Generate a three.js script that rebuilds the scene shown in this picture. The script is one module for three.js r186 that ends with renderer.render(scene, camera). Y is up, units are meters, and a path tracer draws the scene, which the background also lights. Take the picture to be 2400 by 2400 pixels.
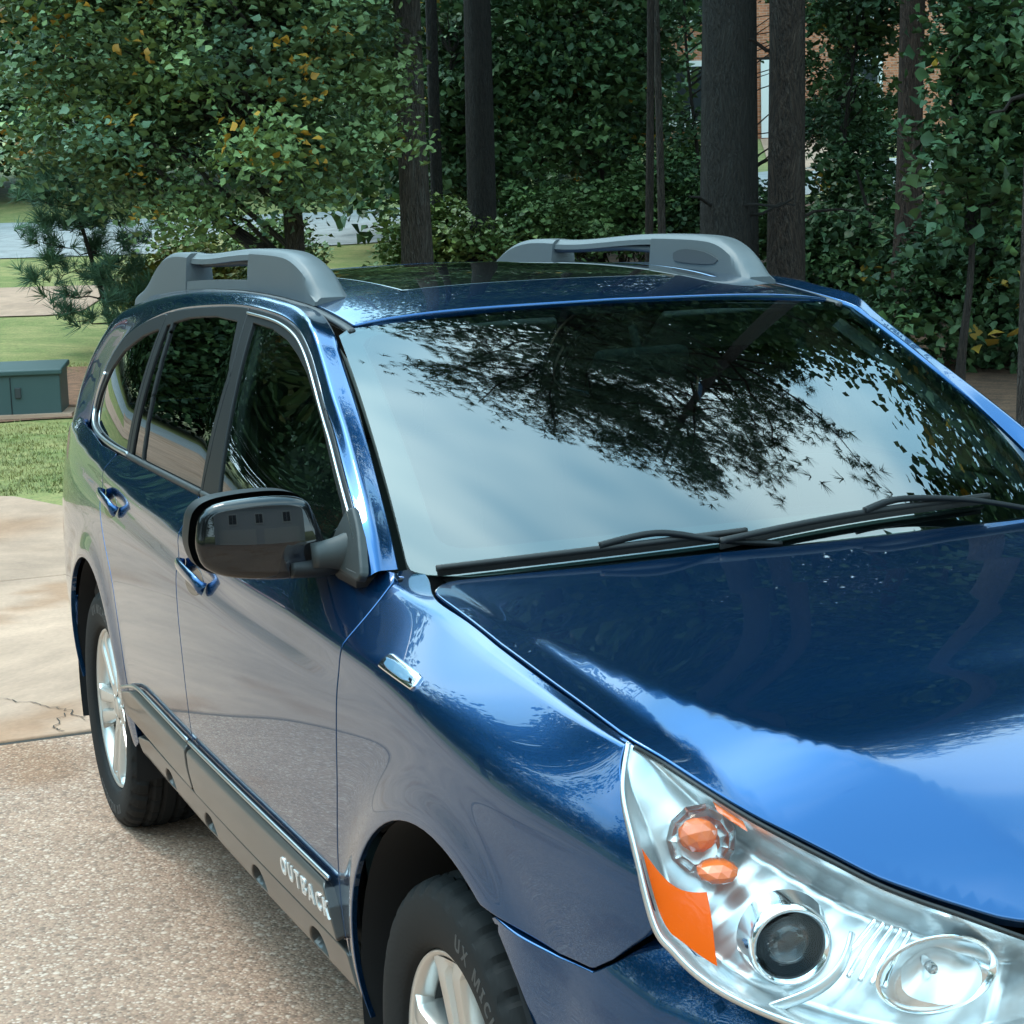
import * as THREE from 'three';
import { mergeGeometries, mergeVertices, toCreasedNormals } from 'three/addons/utils/BufferGeometryUtils.js';
import { RoundedBoxGeometry } from 'three/addons/geometries/RoundedBoxGeometry.js';
import { TextGeometry } from 'three/addons/geometries/TextGeometry.js';
import { FontLoader } from 'three/addons/loaders/FontLoader.js';
import { ImprovedNoise } from 'three/addons/math/ImprovedNoise.js';

// ---------------------------------------------------------------- camera, sky, sun, exposure
const scene = new THREE.Scene();
const CAM = { p: [2.6772, 1.7329, 1.8603], yaw: -2.746145, pitch: -0.156072, roll: -0.031024, f: 4494.58 / 1200 };
const camera = new THREE.PerspectiveCamera(2 * Math.atan(1 / CAM.f) * 180 / Math.PI, 1, 0.05, 3000);
const FW = new THREE.Vector3(Math.cos(CAM.pitch) * Math.cos(CAM.yaw), Math.sin(CAM.pitch), Math.cos(CAM.pitch) * Math.sin(CAM.yaw));
{
  const r = new THREE.Vector3().crossVectors(FW, new THREE.Vector3(0, 1, 0)).normalize(), u = new THREE.Vector3().crossVectors(r, FW);
  camera.position.set(...CAM.p);
  camera.up.copy(u.clone().multiplyScalar(Math.cos(CAM.roll)).addScaledVector(r, -Math.sin(CAM.roll)));
  camera.lookAt(camera.position.clone().add(FW));
}
const renderer = new THREE.WebGLRenderer({ antialias: true });
renderer.toneMapping = THREE.LinearToneMapping;
renderer.toneMappingExposure = 1.15;
renderer.shadowMap.enabled = true;
{ // hazy bright summer sky: a pale dome that is brighter toward the veiled sun
  const W = 512, Hh = 256, d = new Float32Array(W * Hh * 4);
  const sd = new THREE.Vector3(-0.42, 0.8, 0.25).normalize(), noise = new ImprovedNoise();
  for (let j = 0; j < Hh; j++) for (let i = 0; i < W; i++) {
    const el = ((j + 0.5) / Hh - 0.5) * Math.PI, az = ((i + 0.5) / W - 0.5) * 2 * Math.PI;
    const v = new THREE.Vector3(Math.cos(el) * Math.cos(az), Math.sin(el), Math.cos(el) * Math.sin(az));
    const h = Math.max(0, v.y), c = Math.max(0, v.dot(sd));
    let cl = 0, a = 1, f = 2.2;
    for (let k = 0; k < 4; k++) { cl += a * noise.noise(v.x * f / (h + 0.35), 5.3 + k, v.z * f / (h + 0.35)); a *= 0.5; f *= 2.1; }
    cl = THREE.MathUtils.smoothstep(cl, -0.35, 0.55);
    const glow = 1 + 0.7 * Math.pow(c, 6);
    const b = [0.46, 0.92, 1.22], w = [1.18, 1.64, 1.78];
    const o = (j * W + i) * 4;
    for (let k = 0; k < 3; k++) {
      let L = (b[k] * (1 - cl) + w[k] * cl) * glow;
      L = L + (w[k] * 0.95 - L) * Math.pow(1 - h, 5);
      d[o + k] = L * 1.95 * (v.y < 0 ? 0.35 : 1);
    }
    d[o + 3] = 1;
  }
  const t = new THREE.DataTexture(d, W, Hh, THREE.RGBAFormat, THREE.FloatType);
  t.mapping = THREE.EquirectangularReflectionMapping; t.minFilter = t.magFilter = THREE.LinearFilter; t.needsUpdate = true;
  scene.background = t; scene.environment = t;
  const sun = new THREE.DirectionalLight(new THREE.Color(1, 0.90, 0.76), 1.1);
  sun.name = 'sun'; sun.position.copy(sd).multiplyScalar(60).add(new THREE.Vector3(-8, 0, 0)); sun.target.position.set(-8, 0, 0);
  sun.castShadow = true; sun.shadow.radius = 24; sun.shadow.mapSize.set(2048, 2048);
  Object.assign(sun.shadow.camera, { left: -45, right: 45, top: 45, bottom: -45, near: 1, far: 140 });
  scene.add(sun, sun.target);
}
// ---------------------------------------------------------------- helpers
function rng(seed) { let s = seed | 0; return () => { s = (s + 0x6d2b79f5) | 0; let t = Math.imul(s ^ (s >>> 15), 1 | s); t = (t + Math.imul(t ^ (t >>> 7), 61 | t)) ^ t; return ((t ^ (t >>> 14)) >>> 0) / 4294967296; }; }
const lerp = (a, b, t) => a + (b - a) * t, clamp = (x, a, b) => Math.min(b, Math.max(a, x));
const sstep = (a, b, x) => { const t = clamp((x - a) / (b - a), 0, 1); return t * t * (3 - 2 * t); };
// natural cubic spline through [x, y] pairs, straight beyond the ends
function spl(pts) {
  const n = pts.length, x = pts.map(p => p[0]), y = pts.map(p => p[1]), m = new Array(n).fill(0), c = new Array(n).fill(0), d = new Array(n).fill(0);
  for (let i = 1; i < n - 1; i++) {
    const h0 = x[i] - x[i - 1], h1 = x[i + 1] - x[i], al = 6 * ((y[i + 1] - y[i]) / h1 - (y[i] - y[i - 1]) / h0);
    const b = 2 * (h0 + h1) - h0 * c[i - 1]; c[i] = h1 / b; d[i] = (al - h0 * d[i - 1]) / b;
  }
  for (let i = n - 2; i > 0; i--) m[i] = d[i] - c[i] * m[i + 1];
  const slope = (i, t) => { const h = x[i + 1] - x[i], s = (y[i + 1] - y[i]) / h; return s + h / 6 * ((3 * t * t - 1) * m[i + 1] - (3 * (1 - t) * (1 - t) - 1) * m[i]); };
  const s0 = slope(0, 0), s1 = slope(n - 2, 1);
  return (q) => {
    if (q <= x[0]) return y[0] + s0 * (q - x[0]);
    if (q >= x[n - 1]) return y[n - 1] + s1 * (q - x[n - 1]);
    let i = 0; while (q > x[i + 1]) i++;
    const h = x[i + 1] - x[i], b = (q - x[i]) / h, a = 1 - b;
    return a * y[i] + b * y[i + 1] + ((a * a * a - a) * m[i] + (b * b * b - b) * m[i + 1]) * h * h / 6;
  };
}
// the same on a table: rows of values over ys for each station of xs
function tab(xs, ys, T) {
  const cols = ys.map((_, j) => spl(xs.map((x, i) => [x, T[i][j]])));
  let lx = NaN, ls = null;
  return (x, y) => { if (x !== lx) { ls = spl(ys.map((v, j) => [v, cols[j](x)])); lx = x; } return ls(y); };
}
// piecewise-linear outline resampled, corners rounded by repeated cutting
function smoothPoly(p, n = 2, closed = true) {
  for (let k = 0; k < n; k++) {
    const q = [];
    for (let i = 0; i < p.length - (closed ? 0 : 1); i++) { const a = p[i], b = p[(i + 1) % p.length]; q.push(a.map((v, j) => lerp(v, b[j], 0.25)), a.map((v, j) => lerp(v, b[j], 0.75))); }
    if (!closed) { q.unshift(p[0]); q.push(p[p.length - 1]); }
    p = q;
  }
  return p;
}
// dense smooth curve (Catmull-Rom) through points of any dimension
function curve(pts, n = 12, closed = false) {
  const out = [], N = pts.length, g = (i) => closed ? pts[(i + N) % N] : pts[clamp(i, 0, N - 1)];
  for (let i = 0; i < (closed ? N : N - 1); i++) for (let k = 0; k < n; k++) {
    const t = k / n, a = g(i - 1), b = g(i), c = g(i + 1), d = g(i + 2);
    out.push(b.map((_, j) => 0.5 * (2 * b[j] + (c[j] - a[j]) * t + (2 * a[j] - 5 * b[j] + 4 * c[j] - d[j]) * t * t + (3 * b[j] - a[j] - 3 * c[j] + d[j]) * t * t * t)));
  }
  if (!closed) out.push(pts[N - 1]);
  return out;
}
function sdfPoly(P) {
  const n = P.length;
  return (x, y) => {
    let d = Infinity, ins = false;
    for (let i = 0, j = n - 1; i < n; j = i++) {
      const ax = P[j][0], ay = P[j][1], bx = P[i][0], by = P[i][1], ex = bx - ax, ey = by - ay, wx = x - ax, wy = y - ay;
      const t = clamp((wx * ex + wy * ey) / (ex * ex + ey * ey + 1e-18), 0, 1), qx = wx - ex * t, qy = wy - ey * t, dd = qx * qx + qy * qy;
      if (dd < d) d = dd;
      if ((by > y) !== (ay > y) && x < (ax - bx) * (y - by) / (ay - by) + bx) ins = !ins;
    }
    return (ins ? 1 : -1) * Math.sqrt(d);
  };
}
const sub3 = (a, b) => [a[0] - b[0], a[1] - b[1], a[2] - b[2]], add3 = (a, b, s = 1) => [a[0] + b[0] * s, a[1] + b[1] * s, a[2] + b[2] * s];
const dot3 = (a, b) => a[0] * b[0] + a[1] * b[1] + a[2] * b[2], cross3 = (a, b) => [a[1] * b[2] - a[2] * b[1], a[2] * b[0] - a[0] * b[2], a[0] * b[1] - a[1] * b[0]];
const norm3 = (a) => { const l = Math.hypot(a[0], a[1], a[2]) || 1; return [a[0] / l, a[1] / l, a[2] / l]; };
function geo(pos, nor, idx, uv) {
  const g = new THREE.BufferGeometry();
  g.setAttribute('position', new THREE.BufferAttribute(new Float32Array(pos), 3));
  if (nor) g.setAttribute('normal', new THREE.BufferAttribute(new Float32Array(nor), 3));
  if (uv) g.setAttribute('uv', new THREE.BufferAttribute(new Float32Array(uv), 2));
  g.setIndex(idx);
  if (!nor) g.computeVertexNormals();
  return g;
}
// A sheet-metal panel: the part of surface fn(u, v) inside an outline, with a rolled edge and a flange turned in.
function panel(fn, poly, { step = 0.018, gap = 0.002, r = 0.003, t = 0.012, out = [0, 0, 1], holes = [], stepv } = {}) {
  const sdf0 = sdfPoly(poly), hs = holes.map(sdfPoly);
  const sdf = hs.length ? (u, v) => { let s = sdf0(u, v); for (const h of hs) s = Math.min(s, -h(u, v)); return s; } : sdf0;
  let u0 = Infinity, u1 = -Infinity, v0 = Infinity, v1 = -Infinity;
  for (const p of poly) { u0 = Math.min(u0, p[0]); u1 = Math.max(u1, p[0]); v0 = Math.min(v0, p[1]); v1 = Math.max(v1, p[1]); }
  const m = 0.004; u0 -= m; u1 += m; v0 -= m; v1 += m;
  const nu = Math.max(2, Math.ceil((u1 - u0) / step)), nv = Math.max(2, Math.ceil((v1 - v0) / (stepv || step))), off = gap + r;
  const UV = [], S = [];
  for (let i = 0; i <= nu; i++) for (let j = 0; j <= nv; j++) { const u = lerp(u0, u1, i / nu), v = lerp(v0, v1, j / nv); UV.push([u, v]); S.push(sdf(u, v) - off); }
  const idOf = new Map(), verts = [], cut = new Map(), tris = [];
  const vert = (k) => { if (!idOf.has(k)) { idOf.set(k, verts.length); verts.push(UV[k]); } return idOf.get(k); };
  const cutv = (a, b) => {
    const key = a < b ? a * 1e7 + b : b * 1e7 + a;
    if (!cut.has(key)) { const q = S[a] / (S[a] - S[b]); cut.set(key, verts.length); verts.push([lerp(UV[a][0], UV[b][0], q), lerp(UV[a][1], UV[b][1], q)]); }
    return cut.get(key);
  };
  const tri = (a, b, c) => {
    const k = [a, b, c], ins = k.map(q => S[q] > 0), cnt = ins.filter(Boolean).length;
    if (!cnt) return;
    if (cnt === 3) { tris.push([vert(a), vert(b), vert(c)]); return; }
    if (cnt === 1) { const i = ins.indexOf(true), A = k[i], B = k[(i + 1) % 3], C = k[(i + 2) % 3]; tris.push([vert(A), cutv(A, B), cutv(A, C)]); return; }
    const i = ins.indexOf(false), A = k[i], B = k[(i + 1) % 3], C = k[(i + 2) % 3], p = cutv(A, B), q = cutv(A, C);
    tris.push([p, vert(B), vert(C)], [p, vert(C), q]);
  };
  for (let i = 0; i < nu; i++) for (let j = 0; j < nv; j++) { const a = i * (nv + 1) + j, b = a + nv + 1, c = b + 1, d = a + 1; if ((i + j) & 1) { tri(a, b, c); tri(a, c, d); } else { tri(a, b, d); tri(b, c, d); } }
  const e = 1e-4;
  const P = [], N = [];
  let flip = 0;
  for (const [u, v] of verts) {
    const du = sub3(fn(u + e, v), fn(u - e, v)), dv = sub3(fn(u, v + e), fn(u, v - e));
    let n = norm3(cross3(du, dv)); const o = typeof out === 'function' ? out(u, v) : out;
    if (dot3(n, o) < 0) { n = n.map(x => -x); flip++; }
    P.push(fn(u, v)); N.push(n);
  }
  const rev = flip > verts.length / 2;
  const pos = P.flat(), nor = N.flat(), idx = [], uv = verts.flat();
  const T = tris.map(q => rev ? [q[0], q[2], q[1]] : q);
  const ed = new Map();
  for (const q of T) { idx.push(...q); for (let k = 0; k < 3; k++) { const a = q[k], b = q[(k + 1) % 3], key = Math.min(a, b) * 1e7 + Math.max(a, b); ed.set(key, ed.has(key) ? null : [a, b]); } }
  const ring = new Map(), TH = r > .01 ? [.2, .4, .6, .8, 1.0, 1.2, 1.4, Math.PI / 2] : r > 0 ? [0.55, 1.1, Math.PI / 2] : [Math.PI / 2];
  const ringOf = (k) => {
    if (ring.has(k)) return ring.get(k);
    const [u, v] = verts[k], n = N[k], h = 1e-3;
    let gx = sdf(u + h, v) - sdf(u - h, v), gy = sdf(u, v + h) - sdf(u, v - h); const gl = Math.hypot(gx, gy) || 1; gx /= gl; gy /= gl;
    const o = norm3(sub3(fn(u - gx * h, v - gy * h), fn(u, v))), ids = [];
    for (const th of TH) {
      const w = r * Math.sin(th), p = add3(fn(u - gx * w, v - gy * w), n, -r * (1 - Math.cos(th)));
      const nn = norm3(add3(n.map(x => x * Math.cos(th)), o, Math.sin(th)));
      ids.push(pos.length / 3); pos.push(...p); nor.push(...nn); uv.push(u - gx * w, v - gy * w);
    }
    const p = add3(fn(u - gx * r, v - gy * r), n, -r - t); ids.push(pos.length / 3); pos.push(...p); nor.push(...o); uv.push(u - gx * r, v - gy * r);
    ring.set(k, ids); return ids;
  };
  if (t > 0) for (const q of ed.values()) if (q) {
    const [a, b] = q, A = [a, ...ringOf(a)], B = [b, ...ringOf(b)];
    for (let k = 0; k + 1 < A.length; k++) idx.push(A[k], A[k + 1], B[k], B[k], A[k + 1], B[k + 1]);
  }
  return geo(pos, nor, idx, uv);
}
function mirrorZ(g) {
  const c = g.clone(), p = c.attributes.position, n = c.attributes.normal;
  for (let i = 0; i < p.count; i++) { p.setZ(i, -p.getZ(i)); if (n) n.setZ(i, -n.getZ(i)); }
  if (c.index) { const a = c.index.array; for (let i = 0; i < a.length; i += 3) { const t = a[i + 1]; a[i + 1] = a[i + 2]; a[i + 2] = t; } }
  else { for (const k of Object.keys(c.attributes)) { const A = c.attributes[k], s = A.itemSize, ar = A.array; for (let i = 0; i < A.count; i += 3) for (let q = 0; q < s; q++) { const t = ar[(i + 1) * s + q]; ar[(i + 1) * s + q] = ar[(i + 2) * s + q]; ar[(i + 2) * s + q] = t; } } }
  return c;
}
// faces of a closed or dome-like mesh turned outward
function orient(g) {
  const p = g.attributes.position, ix = g.index ? g.index.array : null, n = ix ? ix.length : p.count, c = new THREE.Vector3(), a = new THREE.Vector3(), b = new THREE.Vector3(), d = new THREE.Vector3(); let vol = 0;
  for (let i = 0; i < p.count; i++) c.add(a.fromBufferAttribute(p, i)); c.divideScalar(p.count);
  for (let i = 0; i < n; i += 3) { a.fromBufferAttribute(p, ix ? ix[i] : i).sub(c); b.fromBufferAttribute(p, ix ? ix[i + 1] : i + 1).sub(c); d.fromBufferAttribute(p, ix ? ix[i + 2] : i + 2).sub(c); vol += a.dot(b.cross(d)); }
  if (vol < 0) { if (ix) for (let i = 0; i < n; i += 3) { const t = ix[i]; ix[i] = ix[i + 1]; ix[i + 1] = t; } else { const q = g.attributes.position.array; for (let i = 0; i < n; i += 3) for (let k = 0; k < 3; k++) { const t = q[i * 3 + k]; q[i * 3 + k] = q[i * 3 + 3 + k]; q[i * 3 + 3 + k] = t; } } g.computeVertexNormals(); }
  return g;
}
// grid of points P[i][j] -> smooth mesh
function gridGeo(P, closeV = false, out = null) {
  const n = P.length, m = P[0].length, pos = [], idx = [], uv = [];
  for (let i = 0; i < n; i++) for (let j = 0; j < m; j++) { pos.push(...P[i][j]); uv.push(i / (n - 1), j / (m - 1)); }
  for (let i = 0; i < n - 1; i++) for (let j = 0; j < m - (closeV ? 0 : 1); j++) { const a = i * m + j, b = i * m + (j + 1) % m, c = a + m, d = b + m; idx.push(a, c, b, b, c, d); }
  return geo(pos, null, idx, uv);
}
// tube with a free cross-section: ring of [a, b] offsets along path points, up vector given
function sweep(path, ring, up = [0, 1, 0], { cap = true, scale = null } = {}) {
  const n = path.length, m = ring.length, pos = [], idx = [];
  for (let i = 0; i < n; i++) {
    const t = norm3(sub3(path[Math.min(n - 1, i + 1)], path[Math.max(0, i - 1)])), s = norm3(cross3(up, t)), w = cross3(t, s), k = scale ? scale(i / (n - 1)) : [1, 1];
    for (const [a, b] of ring) pos.push(...add3(add3(path[i], s, a * k[0]), w, b * k[1]));
  }
  for (let i = 0; i < n - 1; i++) for (let j = 0; j < m; j++) { const a = i * m + j, b = i * m + (j + 1) % m, c = a + m, d = b + m; idx.push(a, b, c, b, d, c); }
  if (cap) for (const [base, fl] of [[0, 1], [(n - 1) * m, 0]]) for (let j = 1; j < m - 1; j++) idx.push(base, ...(fl ? [base + j + 1, base + j] : [base + j, base + j + 1]));
  return orient(geo(pos, null, idx));
}
const circle = (r, n = 10) => Array.from({ length: n }, (_, i) => [r * Math.cos(i / n * 2 * Math.PI), r * Math.sin(i / n * 2 * Math.PI)]);
const tube = (pts, r, n = 8) => sweep(pts, circle(r, n), Math.abs(norm3(sub3(pts[pts.length - 1], pts[0]))[1]) > 0.9 ? [1, 0, 0] : [0, 1, 0]);
function xf(g, { t = [0, 0, 0], r = [0, 0, 0], s = [1, 1, 1] }) { return g.clone().applyMatrix4(new THREE.Matrix4().compose(new THREE.Vector3(...t), new THREE.Quaternion().setFromEuler(new THREE.Euler(...r)), new THREE.Vector3(...s))); }
function creased(g, a = 0.5) { return toCreasedNormals(g, a); }
function plain(g) { const q = g.index ? g.toNonIndexed() : g.clone(); for (const k of Object.keys(q.attributes)) if (k !== 'position' && k !== 'normal') q.deleteAttribute(k); return q; }
const merge = (gs) => gs.length === 1 ? gs[0] : mergeGeometries(gs.map(plain));
const used = {};
const numbered = (n) => { used[n] = (used[n] || 0) + 1; return used[n] === 1 ? n : n + '_' + String(used[n] - 1).padStart(3, '0'); };
function mesh(name, g, m, parent) { const o = new THREE.Mesh(g, m); o.name = name; o.castShadow = o.receiveShadow = true; parent.add(o); return o; }
function group(name, [x, y, z] = [0, 0, 0], parent = scene) { const o = new THREE.Group(); o.name = name; o.position.set(x, y, z); parent.add(o); return o; }
function tag(o, label, category, groupName) { o.userData.label = label; o.userData.category = category; if (groupName) o.userData.group = groupName; return o; }
const std = (o) => new THREE.MeshStandardMaterial(o), phy = (o) => new THREE.MeshPhysicalMaterial(o);
const rgb = (r, g, b) => new THREE.Color().setRGB(r, g, b);
// ---------------------------------------------------------------- the wagon's surfaces: x forward from the front axle, y up, z to its right
const WB = -2.74;                                     // rear axle
const zPlan = spl([[-3.9, .60], [-3.78, .735], [-3.65, .805], [-3.45, .856], [-3.15, .889], [-2.74, .902], [-2.2, .909], [-1.6, .911], [-1.0, .906], [-.45, .897], [0, .892], [.25, .877], [.4, .855], [.5, .836], [.6, .807], [.7, .766], [.8, .712]]);
const yProf = spl([[.2, -.085], [.3, -.045], [.4, -.02], [.5, -.007], [.62, 0], [.74, 0], [.85, -.004], [.94, -.012], [1.0, -.021], [1.1, -.042]]);
const yCrease = spl([[-3.8, 1.129], [-3.3, 1.109], [-2.95, 1.084], [-2.28, 1.039], [-1.65, 1.015], [-1.19, 0.993], [-0.86, 0.989], [-0.43, 0.989], [-0.1, 0.977], [0.2, 0.949], [0.42, 0.919], [0.7, 0.879]]);
const zBelt = spl([[-3.8, .66], [-3.3, .80], [-2.9, .83], [-2.2, .836], [-1.6, .836], [-1.0, .832], [-.6, .818], [-.45, .806], [-.2, .789], [.118, .766], [.25, .747], [.42, .732], [.6, .68], [.8, .58]]);
const ARCH = { f: [-.008, .378, .412], r: [WB - .005, .378, .412] };
const yShoulder = spl([[-.8, 1.112], [-.554, 1.093], [-.415, 1.080], [-.269, 1.070], [-.116, 1.056], [.058, 1.042], [.2, 1.032], [.3, 1.027], [.44, 1.021], [.6, 1.0]]), zShoulder = spl([[-.8, .80], [-.5, .777], [-.3, .775], [.06, .775], [.25, .773], [.44, .766], [.6, .74]]);
function S(x, y) {
  const yc = yCrease(x), zc = zPlan(x) + yProf(yc), zb = zBelt(x);
  const base = zPlan(x) + yProf(Math.min(y, yc)) + (y > yc ? (yProf(yc) - yProf(yc - .01)) / .01 * (y - yc) : 0);
  const s0 = (yProf(yc) - yProf(yc - .01)) / .01, rr = .008 + .03 * sstep(-.35, .3, x), q = y - yc, slB = (zb - zc) / (1.10 - Math.min(yc, 1.06)), k = sstep(-.85, -.52, x);
  let sl = slB; if (k > 0) { const ys = yShoulder(x), qs = ys - yc, bs = zPlan(x) + yProf(yc) + s0 * qs; sl = lerp(slB, s0 + (zShoulder(x) - bs) / ((Math.sqrt(qs * qs + rr * rr) + qs) * .5), k); }
  let z = base + (sl - s0) * (Math.sqrt(q * q + rr * rr) + q) * .5;
  z -= .006 * Math.exp(-(((y - yc + .05) / .026) ** 2)) * sstep(-.35, -.75, x) * sstep(-3.3, -2.7, x);   // scoop under the shoulder line
  for (const [cx, cy, R] of [ARCH.f, ARCH.r]) { const d = Math.hypot(x - cx, y - cy) - R; z += .014 * Math.exp(-((d / .055) ** 2)); }
  return z;
}
const SS = (x, y) => [x, y, S(x, y)];
// glasshouse side
function G(x, y) { const t = y - 1.10, zb = Math.min(zBelt(Math.min(x, -.6)), zBelt(Math.max(x, -2.2)) + .2); return zb - .004 - .18 * t - .38 * t * Math.abs(t) - .035 * sstep(-2.6, -3.6, x) - .034 * sstep(-1.75, -.95, x) * sstep(1.08, 1.38, y); }
const GG = (x, y) => [x, y, G(x, y)];
// hood
const hoodT = tab([-.6, -.28, 0, .2, .4, .55, .7, .85, 1.0], [0, .25, .45, .62, .77],
  [[1.165, 1.158, 1.140, 1.117, 1.090], [1.128, 1.122, 1.108, 1.092, 1.076], [1.102, 1.096, 1.083, 1.068, 1.055], [1.075, 1.069, 1.057, 1.046, 1.036], [1.036, 1.031, 1.021, 1.014, 1.010],
   [.995, .990, .981, .972, .960], [.946, .939, .923, .900, .866], [.882, .872, .846, .790, .730], [.79, .775, .735, .65, .57]]);
const zRidge = spl([[-.6, .745], [-.35, .725], [0, .69], [.25, .65], [.42, .605], [.58, .515], [.74, .42], [.9, .34]]), zEdge = spl([[-.6, .752], [.2, .752], [.36, .744], [.52, .697], [.63, .636], [.72, .567], [.80, .485], [.9, .36]]);
const sp0 = (q) => .5 * (Math.sqrt(q * q + .00004) + q);
function H(x, z) { const a = Math.abs(z), k = .32 * sstep(-.6, -.1, x), zr = zRidge(x), zt = zEdge(x) - .055 * sstep(.64, .40, x) - .0, w = Math.max(.001, zt - zr); return hoodT(x, a) + k * (w - sp0(a - zr) + sp0(a - zt)); }
const HH = (x, z) => [x, H(x, z), z];
// roof
const roofT = tab([-3.75, -3.5, -3.2, -2.7, -2.2, -1.8, -1.5, -1.3, -1.14, -1.0], [0, .25, .45, .58, .66],
  [[1.43, 1.425, 1.41, 1.39, 1.37], [1.488, 1.483, 1.468, 1.449, 1.43], [1.535, 1.53, 1.516, 1.498, 1.48], [1.580, 1.575, 1.561, 1.541, 1.52], [1.599, 1.594, 1.579, 1.557, 1.535], [1.599, 1.594, 1.579, 1.556, 1.533],
   [1.583, 1.578, 1.563, 1.541, 1.518], [1.559, 1.554, 1.540, 1.519, 1.497], [1.528, 1.523, 1.511, 1.492, 1.472], [1.488, 1.484, 1.474, 1.457, 1.44]]);
const R = (x, z) => roofT(x, Math.abs(z)), RR = (x, z) => [x, R(x, z), z];
// windscreen, a from -1 to 1 across, v from 0 at the cowl to 1 at the roof
function W(a, v) {
  const z = a * lerp(.735, .628, v);
  const b = [-.27 - .42 * z * z, 1.122 - .07 * z * z], t = [-1.15 - .13 * z * z, 1.523 - .075 * z * z], k = .075 * v * (1 - v);
  return [lerp(b[0], t[0], v) + .42 * k, lerp(b[1], t[1], v) + .9 * k, z];
}
// ---------------------------------------------------------------- the place: ground rises gently away from the drive
const GF = [Math.cos(CAM.yaw), Math.sin(CAM.yaw)], GR = [-GF[1], GF[0]];
// s metres away from where the photographer stood, l metres to the right
const gp = (s, l) => [CAM.p[0] + s * GF[0] + l * GR[0], CAM.p[2] + s * GF[1] + l * GR[1]];
const sOf = (x, z) => (x - CAM.p[0]) * GF[0] + (z - CAM.p[2]) * GF[1], lOf = (x, z) => (x - CAM.p[0]) * GR[0] + (z - CAM.p[2]) * GR[1];
const rise = (s) => { const q = s - 16; return .085 * (q > 80 ? 80 + (q - 80) * .25 : .5 * (q + Math.sqrt(q * q + 9))) - .085 * .5 * (Math.sqrt(256 + 9) - 16); };
const hGround = (x, z) => { const s = sOf(x, z); return s < 8 ? 0 : rise(s) - rise(8) * (1 - sstep(8, 14, s)) - (s >= 14 ? 0 : 0); };
const ptc = (s, px) => { const l = (px - 1200) / 4494 * s, [x, z] = gp(s, l); return [x, hGround(x, z), z]; };   // a column of the photograph at distance s
const noiseP = new ImprovedNoise(), fbm = (x, y, z, o = 4) => { let a = 1, f = 1, v = 0; for (let k = 0; k < o; k++) { v += a * noiseP.noise(x * f, y * f, z * f); a *= .5; f *= 2.03; } return v; };
function dtex(n, fn, { srgb = true, rep = true } = {}) {
  const d = new Uint8Array(n * n * 4); const o = [0, 0, 0];
  for (let j = 0; j < n; j++) for (let i = 0; i < n; i++) { fn(i / n, j / n, o, i, j); const k = (j * n + i) * 4; d[k] = clamp(o[0], 0, 1) * 255; d[k + 1] = clamp(o[1], 0, 1) * 255; d[k + 2] = clamp(o[2], 0, 1) * 255; d[k + 3] = 255; }
  const t = new THREE.DataTexture(d, n, n); t.wrapS = t.wrapT = rep ? THREE.RepeatWrapping : THREE.ClampToEdgeWrapping; t.magFilter = THREE.LinearFilter; t.minFilter = THREE.LinearMipmapLinearFilter; t.generateMipmaps = true;
  if (srgb) t.colorSpace = THREE.SRGBColorSpace; t.needsUpdate = true; return t;
}
const lin2s = (v) => v <= .0031308 ? v * 12.92 : 1.055 * Math.pow(v, 1 / 2.4) - .055;
// periodic cell noise: distance to nearest and id, for pebbles
function cells(n, seed) {
  const r = rng(seed), p = []; for (let j = 0; j < n; j++) for (let i = 0; i < n; i++) p.push([(i + r()) / n, (j + r()) / n, r(), r()]);
  return (u, v) => { const ci = Math.floor(u * n), cj = Math.floor(v * n); let b = 9, b2 = 9, id = 0; for (let a = -1; a <= 1; a++) for (let c = -1; c <= 1; c++) { const i = (ci + a + n) % n, j = (cj + c + n) % n, q = p[j * n + i]; let dx = Math.abs(q[0] - u), dy = Math.abs(q[1] - v); if (dx > .5) dx = 1 - dx; if (dy > .5) dy = 1 - dy; const d = Math.hypot(dx, dy) * n / (.55 + .7 * q[3]); if (d < b) { b2 = b; b = d; id = q[2]; } else if (d < b2) b2 = d; } return [b, b2, id]; };
}
const texAgg = [null, null];
{ // exposed aggregate concrete: pebbles of a few millimetres in a sandy paste, stained in patches
  const N = 1024, A = cells(150, 5), B = cells(64, 9), per = (u, v, f, s) => { const a = u * 2 * Math.PI, b = v * 2 * Math.PI; return fbm(Math.cos(a) * f + s, Math.sin(a) * f + Math.cos(b) * f, Math.sin(b) * f - s, 4); };
  const H1 = new Float32Array(N * N);
  texAgg[0] = dtex(N, (u, v, o, i, j) => {
    const [d, d2, id] = A(u, v), [e, , id2] = B(u, v), big = e < .42 && id2 > .55, st = big ? 1 - e / .42 : clamp(1 - d / .62, 0, 1), q = big ? id2 * 7 % 1 : id;
    const n = per(u, v, 1.4, 3) * .5 + per(u, v, 4, 9) * .25, paste = [.34, .20, .135];
    const cols = [[.515, .328, .232], [.395, .223, .152], [.655, .468, .36], [.22, .134, .096], [.485, .287, .195]], c = cols[Math.floor(q * 4.99)];
    const w = clamp(st * 2.2, 0, 1) * .85, k = 1 + n * .22; for (let m = 0; m < 3; m++) o[m] = lin2s(clamp(lerp(paste[m], c[m], w) * k, 0, 1));
    H1[j * N + i] = st;
  });
  texAgg[1] = dtex(N, (u, v, o, i, j) => { o[0] = o[1] = o[2] = .25 + .75 * H1[j * N + i]; }, { srgb: false });
}
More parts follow.
